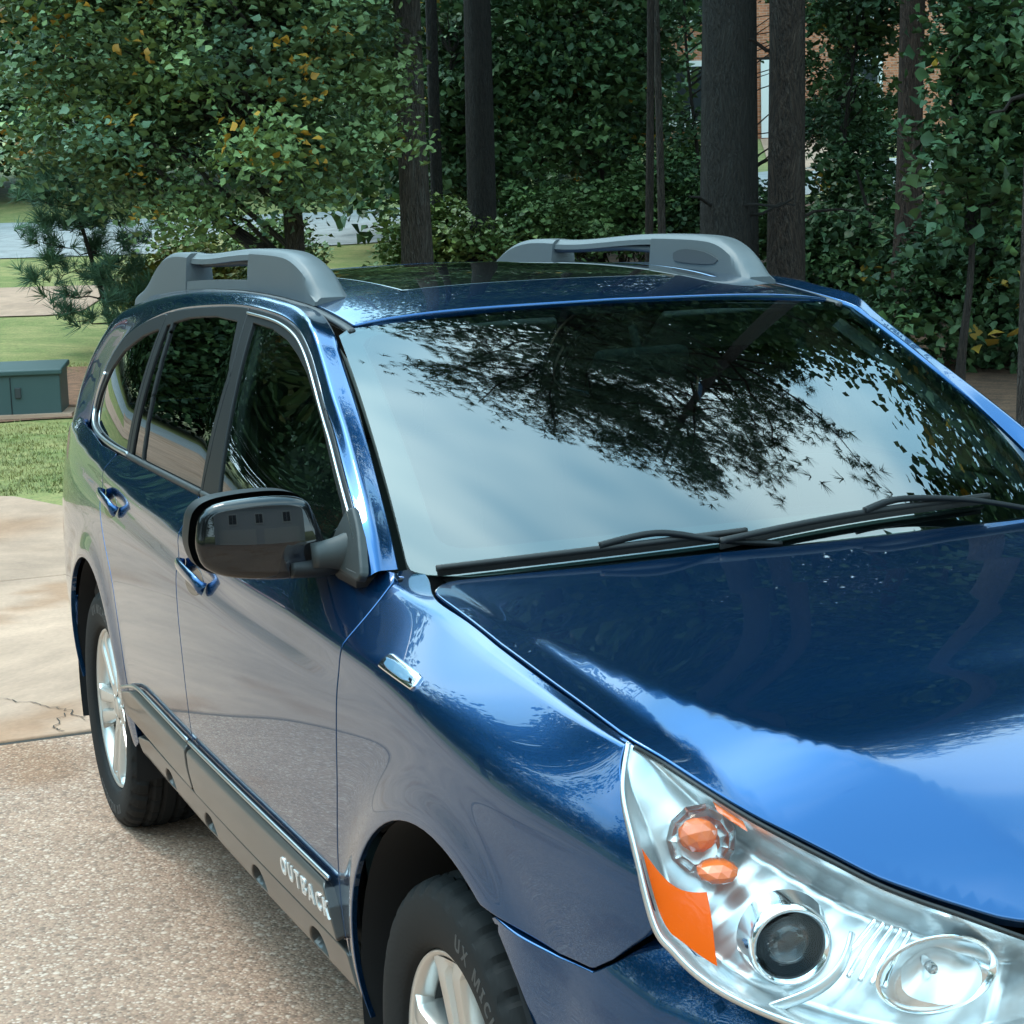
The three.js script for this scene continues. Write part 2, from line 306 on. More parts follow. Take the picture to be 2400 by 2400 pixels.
const texSmooth = dtex(640, (u, v, o) => { const a = u * 2 * Math.PI, b = v * 2 * Math.PI, P = (f, s) => fbm(Math.cos(a) * f + s, Math.sin(a) * f + Math.cos(b) * f, Math.sin(b) * f - s, 5); const n = P(1.2, 1) * .30 + P(5, 4) * .22 + P(40, 2) * .18 + P(120, 6) * .15; const k = 1 + n * .55, w = clamp(P(2.2, 8) * 1.2, 0, 1) * .35; const c = [.43, .264, .182]; for (let m = 0; m < 3; m++) o[m] = lin2s(clamp(lerp(c[m], [.315, .182, .116][m], w) * k, 0, 1)); });
const texGrass = dtex(640, (u, v, o) => { const a = u * 2 * Math.PI, b = v * 2 * Math.PI, P = (f, s) => fbm(Math.cos(a) * f + s, Math.sin(a) * f + Math.cos(b) * f, Math.sin(b) * f - s, 4); const n = P(2, 1) * .5 + P(9, 4) * .35, f = P(60, 2) * .5 + P(160, 7) * .5, dry = clamp(.5 + n * .9, 0, 1); const c0 = [.12, .16, .035], c1 = [.31, .26, .095]; for (let m = 0; m < 3; m++) o[m] = lin2s(clamp(lerp(c0[m], c1[m], dry) * (1 + .75 * f), 0, 1)); });
const texRoad = dtex(512, (u, v, o) => { const a = u * 2 * Math.PI, b = v * 2 * Math.PI, P = (f, s) => fbm(Math.cos(a) * f + s, Math.sin(a) * f + Math.cos(b) * f, Math.sin(b) * f - s, 4); const k = 1 + P(2, 1) * .25 + P(50, 3) * .3; const c = [.30, .295, .29]; for (let m = 0; m < 3; m++) o[m] = lin2s(clamp(c[m] * k, 0, 1)); });
const texStraw = dtex(512, (u, v, o) => { const a = u * 2 * Math.PI, b = v * 2 * Math.PI, P = (f, s) => fbm(Math.cos(a) * f + s, Math.sin(a) * f + Math.cos(b) * f, Math.sin(b) * f - s, 4); const k = 1 + P(3, 1) * .5 + P(45, 3) * .7 + P(90, 5) * .5; const c = [.20, .095, .052]; for (let m = 0; m < 3; m++) o[m] = lin2s(clamp(c[m] * k, 0, 1)); });
const mapped = (t, rep, extra = {}) => { const q = t.clone(); q.repeat.set(rep, rep); q.needsUpdate = true; return std({ map: q, roughness: .95, ...extra }); };
const MW = {
  agg: (() => { const b = texAgg[1].clone(); b.repeat.set(.72, .72); b.needsUpdate = true; return mapped(texAgg[0], .72, { bumpMap: b, bumpScale: .0025, roughness: .85 }); })(),
  smooth: mapped(texSmooth, .21, { roughness: .9 }), drive: mapped(texSmooth, .21, { roughness: .9 }), grass: mapped(texGrass, .16), road: mapped(texRoad, .25), straw: mapped(texStraw, .5),
  joint: std({ color: rgb(.05, .04, .032), roughness: 1 }),
};
// sheet draped on the ground: polygon in (x, z), uv in metres
function drape(poly, lift, step, thick = 0) {
  const g = panel((x, z) => [x, hGround(x, z) + lift, z], poly, { step, gap: 0, r: thick ? .012 : 0, t: thick, out: [0, 1, 0] });
  return g;
}
const struct = (name, g, m) => { const o = mesh(name, g, m, scene); o.userData.kind = 'structure'; return o; };
{ // terrain out to the horizon
  const ticks = []; for (let a = 0; a <= 70; a += 1.25) ticks.push(a); for (let a = 76; a < 1200; a *= 1.16) ticks.push(a);
  const full = [...ticks.slice(1).reverse().map(v => -v), ...ticks], P = [];
  for (const a of full) P.push(full.map(b => { const [x, z] = gp(a + 20, b); return [x, hGround(x, z) - .004, z]; }));
  const g = gridGeo(P), n = g.attributes.position.count, uv = g.attributes.uv; for (let i = 0; i < n; i++) uv.setXY(i, g.attributes.position.getX(i), g.attributes.position.getZ(i));
  if (g.attributes.normal.getY(5000) < 0) { const ix = g.index.array; for (let i = 0; i < ix.length; i += 3) { const t = ix[i]; ix[i] = ix[i + 1]; ix[i + 1] = t; } g.computeVertexNormals(); }
  struct('lawn', g, MW.grass);
}
// driveway: an exposed-aggregate slab under the car, older smooth slabs behind it, open joints between
{
  const slab = (name, poly, m, st = .25) => { const g = drape(poly, .014, st, .03), p = g.attributes.position, col = new Float32Array(p.count * 3); for (let i = 0; i < p.count; i++) { const x = p.getX(i), z = p.getZ(i), n = fbm(x * .55, 3.1, z * .55, 4), b = sstep(.28, .42, fbm(x * 1.1 + 7, 1.7, z * 1.1, 5)), k = 1 + .20 * n; col[i * 3] = k * (1 - .22 * b); col[i * 3 + 1] = k * (1 - .32 * b); col[i * 3 + 2] = k * (1 - .42 * b); } g.setAttribute('color', new THREE.BufferAttribute(col, 3)); m.vertexColors = true; return struct(name, g, m); }, jx = .024;
  slab('driveway', [[-3.78 + jx, -2.2], [2, -2.3], [14, -2.4], [14, 12], [-3.78 + jx, 12]], MW.agg, .12);
  slab('driveway_slab', [[-6.8 + .009, -2.0], [-3.78 - jx, -2.2], [-3.78 - jx, 12], [-6.8 + .009, 13]], MW.drive, .12);
  slab('driveway_slab', [[-6.8 - .009, -2.0], [-6.8 - .009, 13], [-9.5, 13], [-12, 11], [-18, 9.6], [-30, 10.2], [-34, 11], [-34, 6.6], [-24, 5.6], [-17, 4.4], [-12.9, 3.3], [-10.8, 2.0], [-10.05, 1.0], [-9.7, .15], [-9.0, -.1], [-8.3, -.5], [-7.6, -1.6]], MW.drive, .25);
  struct('joint_filler', drape([[-9, -1.95], [-3.0, -2.1], [-3.0, 12], [-9, 12]], .006, .5), MW.joint);
  const r = rng(21), crack = (pts, w) => { const c = []; for (let i = 0; i < pts.length - 1; i++) for (let k = 0; k < 9; k++) { const t = k / 9; c.push([lerp(pts[i][0], pts[i + 1][0], t) + (r() - .5) * .03, lerp(pts[i][1], pts[i + 1][1], t) + (r() - .5) * .03]); } c.push(pts[pts.length - 1]); const L = [], R2 = []; c.forEach((p, i) => { const a = c[Math.max(0, i - 1)], b = c[Math.min(c.length - 1, i + 1)], l = Math.hypot(b[0] - a[0], b[1] - a[1]) || 1, nx = -(b[1] - a[1]) / l, nz = (b[0] - a[0]) / l, ww = w * (.4 + r()); L.push([p[0] + nx * ww, p[1] + nz * ww]); R2.push([p[0] - nx * ww, p[1] - nz * ww]); }); const P = L.map((p, i) => [[p[0], .018 + hGround(...p), p[1]], [R2[i][0], .018 + hGround(...R2[i]), R2[i][1]]]); return gridGeo(P); };
  struct('driveway_crack', crack([[-4.55, 1.3], [-4.40, .97], [-4.22, .84], [-4.1, .78], [-3.93, .74], [-3.81, .62]], .0022), MW.joint);
  struct('driveway_crack', crack([[-4.05, .80], [-3.88, .86], [-3.81, .84]], .002), MW.joint);
  struct('driveway_crack', crack([[-4.6, 4.6], [-4.1, 3.9], [-3.6, 4.1], [-3.1, 3.7]], .004), MW.joint);
}
{ // street, a pale path across the verge, straw bed around the utility box
  const band = (pts, w0, w1) => { const c = curve(pts, 10), A = [], B = []; c.forEach((p, i) => { A.push(gp(p[0] - w0, p[1])); B.push(gp(p[0] + w1, p[1])); }); return [...A, ...B.reverse()]; };
  struct('street', drape(band([[31, -70], [33, -30], [33.6, -10], [34, -3], [37, 2], [42, 7], [46, 14], [48, 40]], 3.3, 3.3), .012, .8), MW.road);
  struct('path', drape(band([[25, -45], [24.9, -10], [24.8, -5.2]], 1.5, 1.5), .012, .5), MW.smooth);
  struct('path', drape(band([[48, 6.9], [54, 7.3], [60, 7.6]].map(p => p), 0, .1).length ? [gp(44, 6.1), gp(62, 8.2), gp(62, 10.6), gp(44, 8.6)] : [], .012, .8), MW.smooth);
  struct('straw_bed', drape(curve([gp(15.7, -5.6), gp(16.0, -4.0), gp(16.3, -3.35), gp(18.2, -3.0), gp(19.2, -4.2), gp(18.4, -6.0)], 6, true), .010, .2), MW.straw);
  struct('woodland_floor', drape(curve([gp(9.5, 1.2), gp(11.5, .3), gp(15, -.6), gp(19, -2.4), gp(24, -2.8), gp(29, -.5), gp(36, 4), gp(38, 26), gp(20, 34), gp(2, 30), gp(-6, 18), gp(2, 6.5), gp(6, 3.4)], 8, true), .008, .5), mapped(texStraw, .33, { color: rgb(.55, .6, .6) }));
}
// ---------------------------------------------------------------- the blue wagon
const M = {
  paint: phy({ color: rgb(.0015, .058, .178), metalness: .88, roughness: .23, clearcoat: 1, clearcoatRoughness: .012, ior: 1.6 }),
  grey: phy({ color: rgb(.085, .08, .074), metalness: .3, roughness: .42, clearcoat: .6, clearcoatRoughness: .1 }),
  trim: phy({ color: rgb(.014, .015, .016), roughness: .5, specularIntensity: .5 }),
  gloss: phy({ color: rgb(.004, .004, .005), roughness: .3, specularIntensity: .1, clearcoat: 1, clearcoatRoughness: .01 }),
  plastic: std({ color: rgb(.055, .058, .06), roughness: .6 }),
  sailGrey: std({ color: rgb(.026, .03, .03), roughness: .6 }),
  rail: std({ color: rgb(.088, .10, .105), roughness: .5, metalness: .1 }),
  dark: std({ color: rgb(.008, .008, .009), roughness: .9 }),
  rubber: std({ color: rgb(.014, .014, .014), roughness: .55 }),
  tyre: phy({ color: rgb(.011, .0115, .012), roughness: .75, specularIntensity: .5 }),
  tyreText: std({ color: rgb(.045, .047, .048), roughness: .6 }),
  chrome: std({ color: rgb(.82, .83, .84), metalness: 1, roughness: .08 }),
  satin: std({ color: rgb(.55, .57, .58), metalness: 1, roughness: .28 }),
  reflector: std({ color: rgb(.86, .87, .88), metalness: 1, roughness: .12 }),
  lampTrim: phy({ color: rgb(.66, .67, .67), metalness: .8, roughness: .3, clearcoat: .3 }),
  alloy: phy({ color: rgb(.62, .61, .585), metalness: .75, roughness: .33, clearcoat: .6, clearcoatRoughness: .1 }),
  glassWs: phy({ color: rgb(.20, .29, .27), roughness: 0, transmission: 1, thickness: 0, ior: 1.95 }),
  glassFront: phy({ color: rgb(.40, .50, .47), roughness: 0, transmission: 1, thickness: 0, ior: 1.6 }),
  glassDark: phy({ color: rgb(.045, .055, .055), roughness: 0, transmission: 1, thickness: 0, ior: 1.6 }),
  roofGlass: phy({ color: rgb(.01, .012, .012), roughness: .02, clearcoat: 1, clearcoatRoughness: 0 }),
  lens: phy({ color: rgb(.95, .96, .96), roughness: 0, transmission: 1, thickness: 0, ior: 1.25 }),
  frit: phy({ color: rgb(.02, .022, .023), roughness: .15, clearcoat: 1, clearcoatRoughness: 0 }),
  amber: phy({ color: rgb(.80, .10, .001), roughness: .4, specularIntensity: .3 }),
  amberGlass: phy({ color: rgb(.98, .30, .02), roughness: .12, transmission: .55, thickness: 0 }),
  amberGloss: phy({ color: rgb(.85, .14, .004), roughness: .25, clearcoat: 1, clearcoatRoughness: .05 }),
  red: phy({ color: rgb(.5, .01, .008), roughness: .15, clearcoat: 1 }),
  bulb: phy({ color: rgb(.9, .93, .95), roughness: 0, transmission: 1, thickness: .03, ior: 1.5 }),
  inTan: std({ color: rgb(.045, .043, .04), roughness: .8 }),
  inGrey: std({ color: rgb(.05, .05, .05), roughness: .8 }),
  inDark: std({ color: rgb(.03, .031, .031), roughness: .75 }),
  headliner: std({ color: rgb(.24, .24, .225), roughness: .95 }),
  markerLens: phy({ color: rgb(.10, .20, .30), roughness: .15, clearcoat: 1, clearcoatRoughness: .02 }),
  badge: std({ color: rgb(.8, .8, .79), metalness: .6, roughness: .35 }),
};
const car = group('blue_station_wagon');
tag(car, 'dark blue station wagon with grey roof rails and lower cladding parked on concrete driveway', 'car');
const both = (name, g, m, parent, fn) => { const a = mesh(name, g, m, parent), b = mesh(name, mirrorZ(g), m, parent); if (fn) { fn(a, 1); fn(b, -1); } return [a, b]; };
const circ = (cx, cy, r, n = 72) => Array.from({ length: n }, (_, i) => [cx + r * Math.cos(i / n * 2 * Math.PI), cy + r * Math.sin(i / n * 2 * Math.PI)]);
const archF = circ(...ARCH.f), archR = circ(...ARCH.r);
// ---- outlines (x, y)
const seamF = [[-.485, 1.104], [-.474, 1.05], [-.472, 1.0], [-.476, .93], [-.472, .83], [-.472, .73], [-.488, .60], [-.497, .5], [-.50, .432]];
const seamB = [[-1.645, 1.104], [-1.665, 1.03], [-1.652, .93], [-1.63, .86], [-1.585, .73], [-1.553, .6], [-1.543, .5], [-1.543, .432]];
const seamR = [[-2.60, 1.104], [-2.63, 1.03], [-2.60, .95], [-2.53, .88], [-2.42, .79], [-2.335, .66], [-2.295, .55], [-2.27, .44]];
const doorFrontPoly = [...curve(seamF, 6), ...curve(seamB, 6).reverse()];
const doorRearPoly = [...curve(seamB, 6), ...curve(seamR, 6).reverse()];
const doorF = both('front_door', panel(SS, doorFrontPoly, { holes: [archF], r: .0018 }), M.paint, car);
const doorR = both('rear_door', panel(SS, doorRearPoly, { holes: [archR], r: .0018 }), M.paint, car);
const quarterPoly = [...curve(seamR, 6), [-2.28, .36], [-2.40, .30], [-3.1, .30], [-3.2, .36], [-3.5, .40], [-3.72, .50], [-3.72, .82], [-3.62, 1.0], [-3.46, 1.10], [-3.30, 1.145], [-3.0, 1.13], [-2.8, 1.108]];
const quarter = both('quarter_panel', panel(SS, quarterPoly, { holes: [archR], r: .0018 }), M.paint, car);
// fender: side surface that turns over a tight shoulder to the hood line
const zGap = spl([[-.6, .695], [-.45, .715], [-.34, .748], [-.2, .753], [0, .754], [.2, .753], [.38, .744], [.6, .70]]);
function fenRaw(x, v) {
  const ys = yShoulder(x); if (v <= ys) return [v, S(x, v)];
  const zs = S(x, ys), zg = zGap(x), yg = H(x, zg) - .001, L = Math.hypot(zs - zg, yg - ys), k = (v - ys) / L; return [lerp(ys, yg, k), lerp(zs, zg, k)];
}
function FEN(x, w) { const v = w + yShoulder(x); let y = 0, z = 0, W0 = 0; for (let i = -3; i <= 3; i++) { const q = Math.exp(-i * i / 4), p = fenRaw(x, v + i * .0030); y += p[0] * q; z += p[1] * q; W0 += q; } return [x, y / W0, z / W0]; }
const fenTop = (x) => { const ys = yShoulder(x), zs = S(x, ys), zg = zGap(x); return ys + Math.hypot(zs - zg, H(x, zg) - ys); };
const lampOuter = [[.430, 1.023], [.443, .998], [.470, .972], [.507, .937], [.543, .897], [.567, .859], [.587, .823]];
{
  const top = []; for (let x = -.545; x < .405; x += .03) top.push([x, fenTop(x)]);
  const poly = [[-.44, .31], [-.497, .36], [-.50, .432], ...curve(seamF, 5).reverse(), [-.505, 1.118], [-.55, yShoulder(-.55) - .004], ...top, [.425, fenTop(.42) - .004], ...curve(lampOuter, 4), [.57, .804], [.511, .755], [.468, .728], [.389, .724], [.289, .730], [.18, .738], [0, .6], [-.40, .31]];
  both('fender', panel(FEN, poly.map(([x, v]) => [x, v - yShoulder(x)]), { step: .012, stepv: .0055, holes: [archF.map(([x, v]) => [x, v - yShoulder(x)])], out: [0, 1, .45], r: .002, t: .008 }), M.paint, car);
}
// hood
{
  const half = [[-.25, 0], [-.27, .2], [-.315, .42], [-.39, .62], [-.418, .69], [-.395, .725], [-.345, .746], [-.2, .751], [0, .752], [.2, .751], [.36, .746], [.448, .724], [.524, .699], [.585, .670], [.637, .637], [.684, .603], [.728, .569], [.766, .531], [.801, .494], [.846, .439], [.878, .36], [.895, .2], [.90, 0]];
  const poly = [...half, ...half.slice(1, -1).reverse().map(([x, z]) => [x, -z])];
  mesh('hood', panel(HH, curve(poly, 3, true), { step: .016, out: [0, 1, 0], r: .004, gap: .0025 }), M.paint, car);
}
// ---- A pillar and roof side, one swept strip
const pillarO = [[-.535, 1.088, .812], [-.586, 1.150, .799], [-.649, 1.194, .786], [-.763, 1.251, .766], [-.89, 1.310, .742], [-1.001, 1.357, .724], [-1.091, 1.403, .708], [-1.187, 1.451, .693], [-1.287, 1.489, .683], [-1.402, 1.512, .679], [-1.539, 1.524, .681], [-1.746, 1.53, .685], [-2.009, 1.522, .688], [-2.338, 1.502, .694], [-2.62, 1.468, .70], [-2.86, 1.42, .708], [-3.05, 1.352, .722], [-3.19, 1.265, .742], [-3.27, 1.19, .758], [-3.31, 1.13, .765], [-3.34, 1.085, .768]];
const pillarI = [W(1.02, .04), W(1.02, .13), W(1.02, .22), W(1.02, .37), W(1.02, .53), W(1.02, .67), W(1.02, .79), W(1.018, .90), W(1.012, .99), RR(-1.38, .607), RR(-1.53, .607), RR(-1.745, .607), RR(-2.01, .607), RR(-2.34, .606), RR(-2.64, .604), RR(-2.93, .60), RR(-3.2, .595), [-3.42, 1.38, .61], [-3.52, 1.25, .66], [-3.57, 1.13, .70], [-3.60, 1.075, .72]];
{
  const tri = (v) => v < .40 ? v / .40 : (1 - v) / .60, bump = (v) => { let a = 0; for (let k = -3; k <= 3; k++) a += tri(clamp(Math.abs(v + k * .035), 0, 1)) / 7; return a - (v < .12 ? tri(.06) * (1 - v / .12) * .5 : 0); };
  const O = curve(pillarO, 8), I = curve(pillarI, 8), P = [];
  for (let i = 0; i < O.length; i++) {
    const row = [], o = O[i], q = I[i], t = norm3(sub3(O[Math.min(O.length - 1, i + 1)], O[Math.max(0, i - 1)])), a = norm3(sub3(q, o));
    let n = norm3(cross3(t, a)); if (n[1] + n[2] < 0) n = n.map(v => -v);
    const w = Math.hypot(...sub3(q, o));
    row.push(add3(o, n, -.012));
    for (let k = 0; k <= 22; k++) { const v = k / 22; row.push(add3([lerp(o[0], q[0], v), lerp(o[1], q[1], v), lerp(o[2], q[2], v)], n, w * .27 * bump(v))); }
    row.push(add3(q, n, -.012));
    P.push(row);
  }
  let g = gridGeo(P); { const nn = g.attributes.normal; if (nn.getZ(nn.count >> 1) + nn.getY(nn.count >> 1) < 0) { const ix = g.index.array; for (let i = 0; i < ix.length; i += 3) { const t = ix[i]; ix[i] = ix[i + 1]; ix[i + 1] = t; } g.computeVertexNormals(); } }
  both('roof_pillar', g, M.paint, car);
}
// roof skin with a sunroof
{
  const f = [], b = []; for (let k = -10; k <= 10; k++) { const z = k / 10 * .592; f.push([-1.16 - .13 * z * z, z]); b.push([-3.52 + .12 * z * z, z]); }
  const sun = curve([[-1.46, -.40], [-1.43, -.36], [-1.41, 0], [-1.43, .36], [-1.46, .40], [-1.9, .425], [-2.3, .42], [-2.33, .38], [-2.34, 0], [-2.33, -.38], [-2.3, -.42], [-1.9, -.425]], 4, true);
  mesh('roof', panel(RR, [...f, ...b.reverse()], { step: .022, out: [0, 1, 0], holes: [sun], r: .005 }), M.paint, car);
  mesh('sunroof', panel((x, z) => [x, R(x, z) - .001, z], sun, { step: .03, out: [0, 1, 0], gap: .004, r: .003 }), M.roofGlass, car);
  const d = []; for (let x = -1.185; x > -3.45; x -= .05) d.push([x, R(x, .6) - .006, .6]);
  both('roof_ditch_strip', sweep(d, [[-.009, 0], [-.006, .006], [.006, .006], [.009, 0], [.006, -.006], [-.006, -.006]]), M.plastic, car);
}
// windscreen: pane with a dark printed border
{
  const P = [], n = 40, m = 24; for (let i = 0; i <= n; i++) { const r = []; for (let j = 0; j <= m; j++) r.push(W(-1 + 2 * i / n, j / m)); P.push(r); }
  const out = (u, v) => [.4, .9, 0];
  const WW = (a, v) => W(a / .68, v / .95);       // near-metric
  const o = [[-.68, .05], [-.675, .02], [-.6, .0], [.6, .0], [.675, .02], [.68, .05], [.68, .93], [.66, .95], [-.66, .95], [-.68, .93]];
  const inn = smoothPoly([[-.625, .085], [.625, .085], [.625, .90], [-.625, .90]].flatMap(([x, y]) => [[x, y]]), 0);
  const innR = []; const cs = [[-.575, .135, Math.PI], [.575, .135, 1.5 * Math.PI], [.585, .86, 0], [-.585, .86, .5 * Math.PI]]; for (const [cx, cy, a0] of cs) for (let k = 0; k <= 8; k++) innR.push([cx + .05 * Math.cos(a0 + k / 8 * Math.PI / 2), cy + .05 * Math.sin(a0 + k / 8 * Math.PI / 2)]);
  mesh('windscreen', panel(WW, o, { step: .03, out, gap: .0, r: 0, t: 0 }), M.glassWs, car);
  const low = (d) => (a, v) => { const e = 1e-3, p = WW(a, v), n = norm3(cross3(sub3(WW(a + e, v), p), sub3(WW(a, v + e), p))), s = n[1] < 0 ? d : -d; return add3(p, n, s); };
  mesh('windscreen_border', panel(low(.004), o, { step: .03, out, gap: .002, r: 0, t: 0, holes: [innR] }), M.frit, car);
}
// ---- side windows
const glassF = [[-.675, 1.117], [-.67, 1.160], [-.722, 1.196], [-.884, 1.274], [-1.063, 1.357], [-1.166, 1.408], [-1.254, 1.441], [-1.349, 1.468], [-1.465, 1.487], [-1.61, 1.495], [-1.572, 1.365], [-1.50, 1.117]];
const glassR = [[-1.665, 1.117], [-1.66, 1.376], [-1.735, 1.493], [-1.95, 1.497], [-2.2, 1.484], [-2.345, 1.466], [-2.285, 1.117]];
const glassV = [[-2.308, 1.117], [-2.368, 1.462], [-2.405, 1.456], [-2.425, 1.117]];
const glassQ = [[-2.505, 1.124], [-2.475, 1.445], [-2.65, 1.417], [-2.85, 1.367], [-3.0, 1.305], [-3.12, 1.225], [-3.175, 1.165], [-3.15, 1.14], [-2.95, 1.126]];
const GO = (d) => (x, y) => { const e = 1e-3, p = GG(x, y), n = norm3([-(G(x + e, y) - p[2]) / e, -(G(x, y + e) - p[2]) / e, 1]); return add3(p, n, d); };
const oXY = curve(pillarO, 6).map(p => [p[0], p[1]]);
const seamBup = [[-1.645, 1.104], [-1.632, 1.2], [-1.632, 1.36], [-1.69, 1.56]];
const frontFramePoly = [[-.50, 1.09], ...oXY.filter(p => p[0] > -1.68 && p[1] > 1.1), [-1.683, 1.528], [-1.655, 1.44], [-1.632, 1.36], [-1.63, 1.2], [-1.645, 1.098], [-1.0, 1.098]];
const rearFramePoly = [[-1.645, 1.098], [-1.63, 1.2], [-1.632, 1.36], [-1.655, 1.44], [-1.683, 1.528], ...oXY.filter(p => p[0] < -1.69 && p[0] > -2.44), [-2.45, 1.487], [-2.455, 1.3], [-2.465, 1.105], [-2.2, 1.099]];
const quarterFramePoly = [[-2.465, 1.105], [-2.455, 1.3], [-2.45, 1.487], ...oXY.filter(p => p[0] < -2.46), [-3.0, 1.108], [-2.7, 1.104]];
const fm = { step: .014, gap: .0015, r: .0025, t: .014 };
for (const [k, s] of [[0, 1], [1, -1]]) {
  const mz = (g) => s > 0 ? g : mirrorZ(g);
  mesh('window_frame', mz(panel(GG, frontFramePoly, { ...fm, holes: [glassF] })), M.trim, doorF[k]);
  mesh('window_pane', mz(panel(GO(-.005), glassF, { step: .03, gap: -.006, r: 0, t: 0 })), M.glassFront, doorF[k]);
  mesh('window_frame', mz(panel(GG, rearFramePoly, { ...fm, holes: [glassR, glassV] })), M.trim, doorR[k]);
  mesh('window_pane', mz(panel(GO(-.005), glassR, { step: .03, gap: -.006, r: 0, t: 0 })), M.glassDark, doorR[k]);
  mesh('window_pane', mz(panel(GO(-.005), glassV, { step: .03, gap: -.006, r: 0, t: 0 })), M.glassDark, doorR[k]);
  mesh('window_frame', mz(panel(GG, quarterFramePoly, { ...fm, holes: [glassQ] })), M.trim, quarter[k]);
  mesh('window_pane', mz(panel(GO(-.005), glassQ, { step: .03, gap: -.006, r: 0, t: 0 })), M.glassDark, quarter[k]);
  // bright bead on the window surround and belt moulding
  const bead = (pts, d, r) => tube(curve(pts, 5).map(p => GO(d)(p[0], p[1])), r, 6);
  mesh('window_bead', mz(bead(oXY.filter(p => p[0] > -1.68 && p[1] > 1.16).filter((_, i) => i % 4 === 0).map(p => [p[0] - .0, p[1] - .014]), .003, .0035)), M.satin, doorF[k]);
  mesh('belt_moulding', mz(sweep(curve([[-.66, 1.107], [-1.0, 1.1075], [-1.3, 1.1075], [-1.638, 1.108]], 6).map(p => GO(.001)(...p)), [[-.004, -.007], [.004, -.006], [.006, .003], [.002, .008], [-.004, .008]])), M.sailGrey, doorF[k]);
  mesh('belt_moulding', mz(sweep(curve([[-1.652, 1.108], [-2.0, 1.1085], [-2.25, 1.1085], [-2.46, 1.110]], 6).map(p => GO(.001)(...p)), [[-.004, -.007], [.004, -.006], [.006, .003], [.002, .008], [-.004, .008]])), M.sailGrey, doorR[k]);
  mesh('window_bead', mz(bead([[-2.47, 1.113], [-2.8, 1.115], [-3.0, 1.12], [-3.14, 1.13], [-3.2, 1.15], [-3.215, 1.18], [-3.17, 1.235], [-3.1, 1.285]], .003, .007)), M.satin, quarter[k]);
}
// ---- lower cladding on the doors, sill with notches
const offS = (d) => (x, y) => { const e = 1e-3, z = S(x, y), n = norm3([-(S(x + e, y) - z) / e, -(S(x, y + e) - z) / e, 1]); return [x + n[0] * d, y + n[1] * d, z + n[2] * d]; };
for (const [k, s] of [[0, 1], [1, -1]]) {
  const mz = (g) => s > 0 ? g : mirrorZ(g);
  const cf = [[-.50, .436], [-.512, .50], [-.535, .545], [-1.0, .549], [-1.535, .549], [-1.54, .50], [-1.535, .436]], cr = [[-1.55, .436], [-1.556, .5], [-1.553, .549], [-2.0, .553], [-2.12, .548], [-2.285, .512], [-2.272, .446]];
  const clad = (x, y) => offS(.006 + .015 * sstep(.553, .530, y) - .004 * sstep(.50, .43, y))(x, y);
  mesh('door_cladding', mz(panel(clad, cf, { step: .012, stepv: .005, t: .02, r: .003 })), M.grey, doorF[k]);
  mesh('door_cladding', mz(panel(clad, cr, { step: .012, stepv: .005, t: .02, r: .003, holes: [archR] })), M.grey, doorR[k]);
  mesh('cladding_bead', mz(sweep(curve([[-.525, .551], [-1.0, .555], [-1.535, .555]], 8).map(p => offS(.010)(...p)), circle(.0055, 6))), M.satin, doorF[k]);
  mesh('cladding_bead', mz(sweep(curve([[-1.555, .555], [-2.0, .559], [-2.12, .554], [-2.20, .54], [-2.30, .517]], 8).map(p => offS(.010)(...p)), circle(.0055, 6))), M.satin, doorR[k]);
  // sill: scalloped lower edge and four hollow notches
  const bot = []; for (let x = -.47; x >= -2.27; x -= .02) { const q = (x + .71) / .40, w = Math.abs(q - Math.round(q)); bot.push([x, .298 + .026 * sstep(.24, .40, w) + (x < -2.05 ? (x + 2.05) * -.10 : 0)]); }
  const notch = (cx) => smoothPoly([[cx + .055, .330], [cx + .050, .388], [cx - .018, .388], [cx - .055, .358], [cx - .05, .330]], 2);
  const sill = [[-.50, .416], [-1.0, .416], [-1.54, .416], [-2.1, .416], [-2.275, .385], ...bot.slice().reverse()];
  const hs = [-.71, -1.11, -1.51, -1.91].map(notch);
  const sf = (x, y) => offS(.004 - .02 * sstep(.35, .29, y))(x, y);
  const so = mesh('sill', mz(panel(sf, sill, { step: .01, r: .004, t: .03, holes: [archF, archR, ...hs] })), M.grey, car);
  for (const h of hs) mesh('sill_notch', mz(panel(offS(-.022), h, { step: .012, gap: -.006, r: 0, t: 0 })), M.plastic, so);
}
// badge on the front door cladding
const font = await new FontLoader().loadAsync('fonts/droid/droid_sans_bold.typeface.json');
{
  const word = (txt, size, d, m) => { const t = new TextGeometry(txt, { font, size, depth: d, curveSegments: 3 }); t.computeBoundingBox(); const b = t.boundingBox; return [xf(t, { t: [-b.min.x, -b.min.y, 0] }), b.max.x - b.min.x]; };
  for (const [k, s] of [[0, 1], [1, -1]]) {
    let x = 0; const letters = [...'OUTBACK'].map(c => { const [g, w] = word(c, .034, .004); const r = [g, x]; x += w + .011; return r; });
    const L = x - .011, x0 = -.80, out = [];
    for (const [g, px] of letters) {
      const q = g.clone(), p = q.attributes.position;
      for (let i = 0; i < p.count; i++) { const along = px + p.getX(i) * 1.0, yy = .480 + p.getY(i), d = p.getZ(i); const X = s > 0 ? x0 + along * 1.15 : x0 + (L - along) * 1.15; const P = offS(.0195 + d)(X, yy); p.setXYZ(i, P[0], P[1], s * P[2]); }
      q.computeVertexNormals(); out.push(q);
    }
    mesh('badge_lettering', merge(out), M.badge, doorF[k]);
  }
}
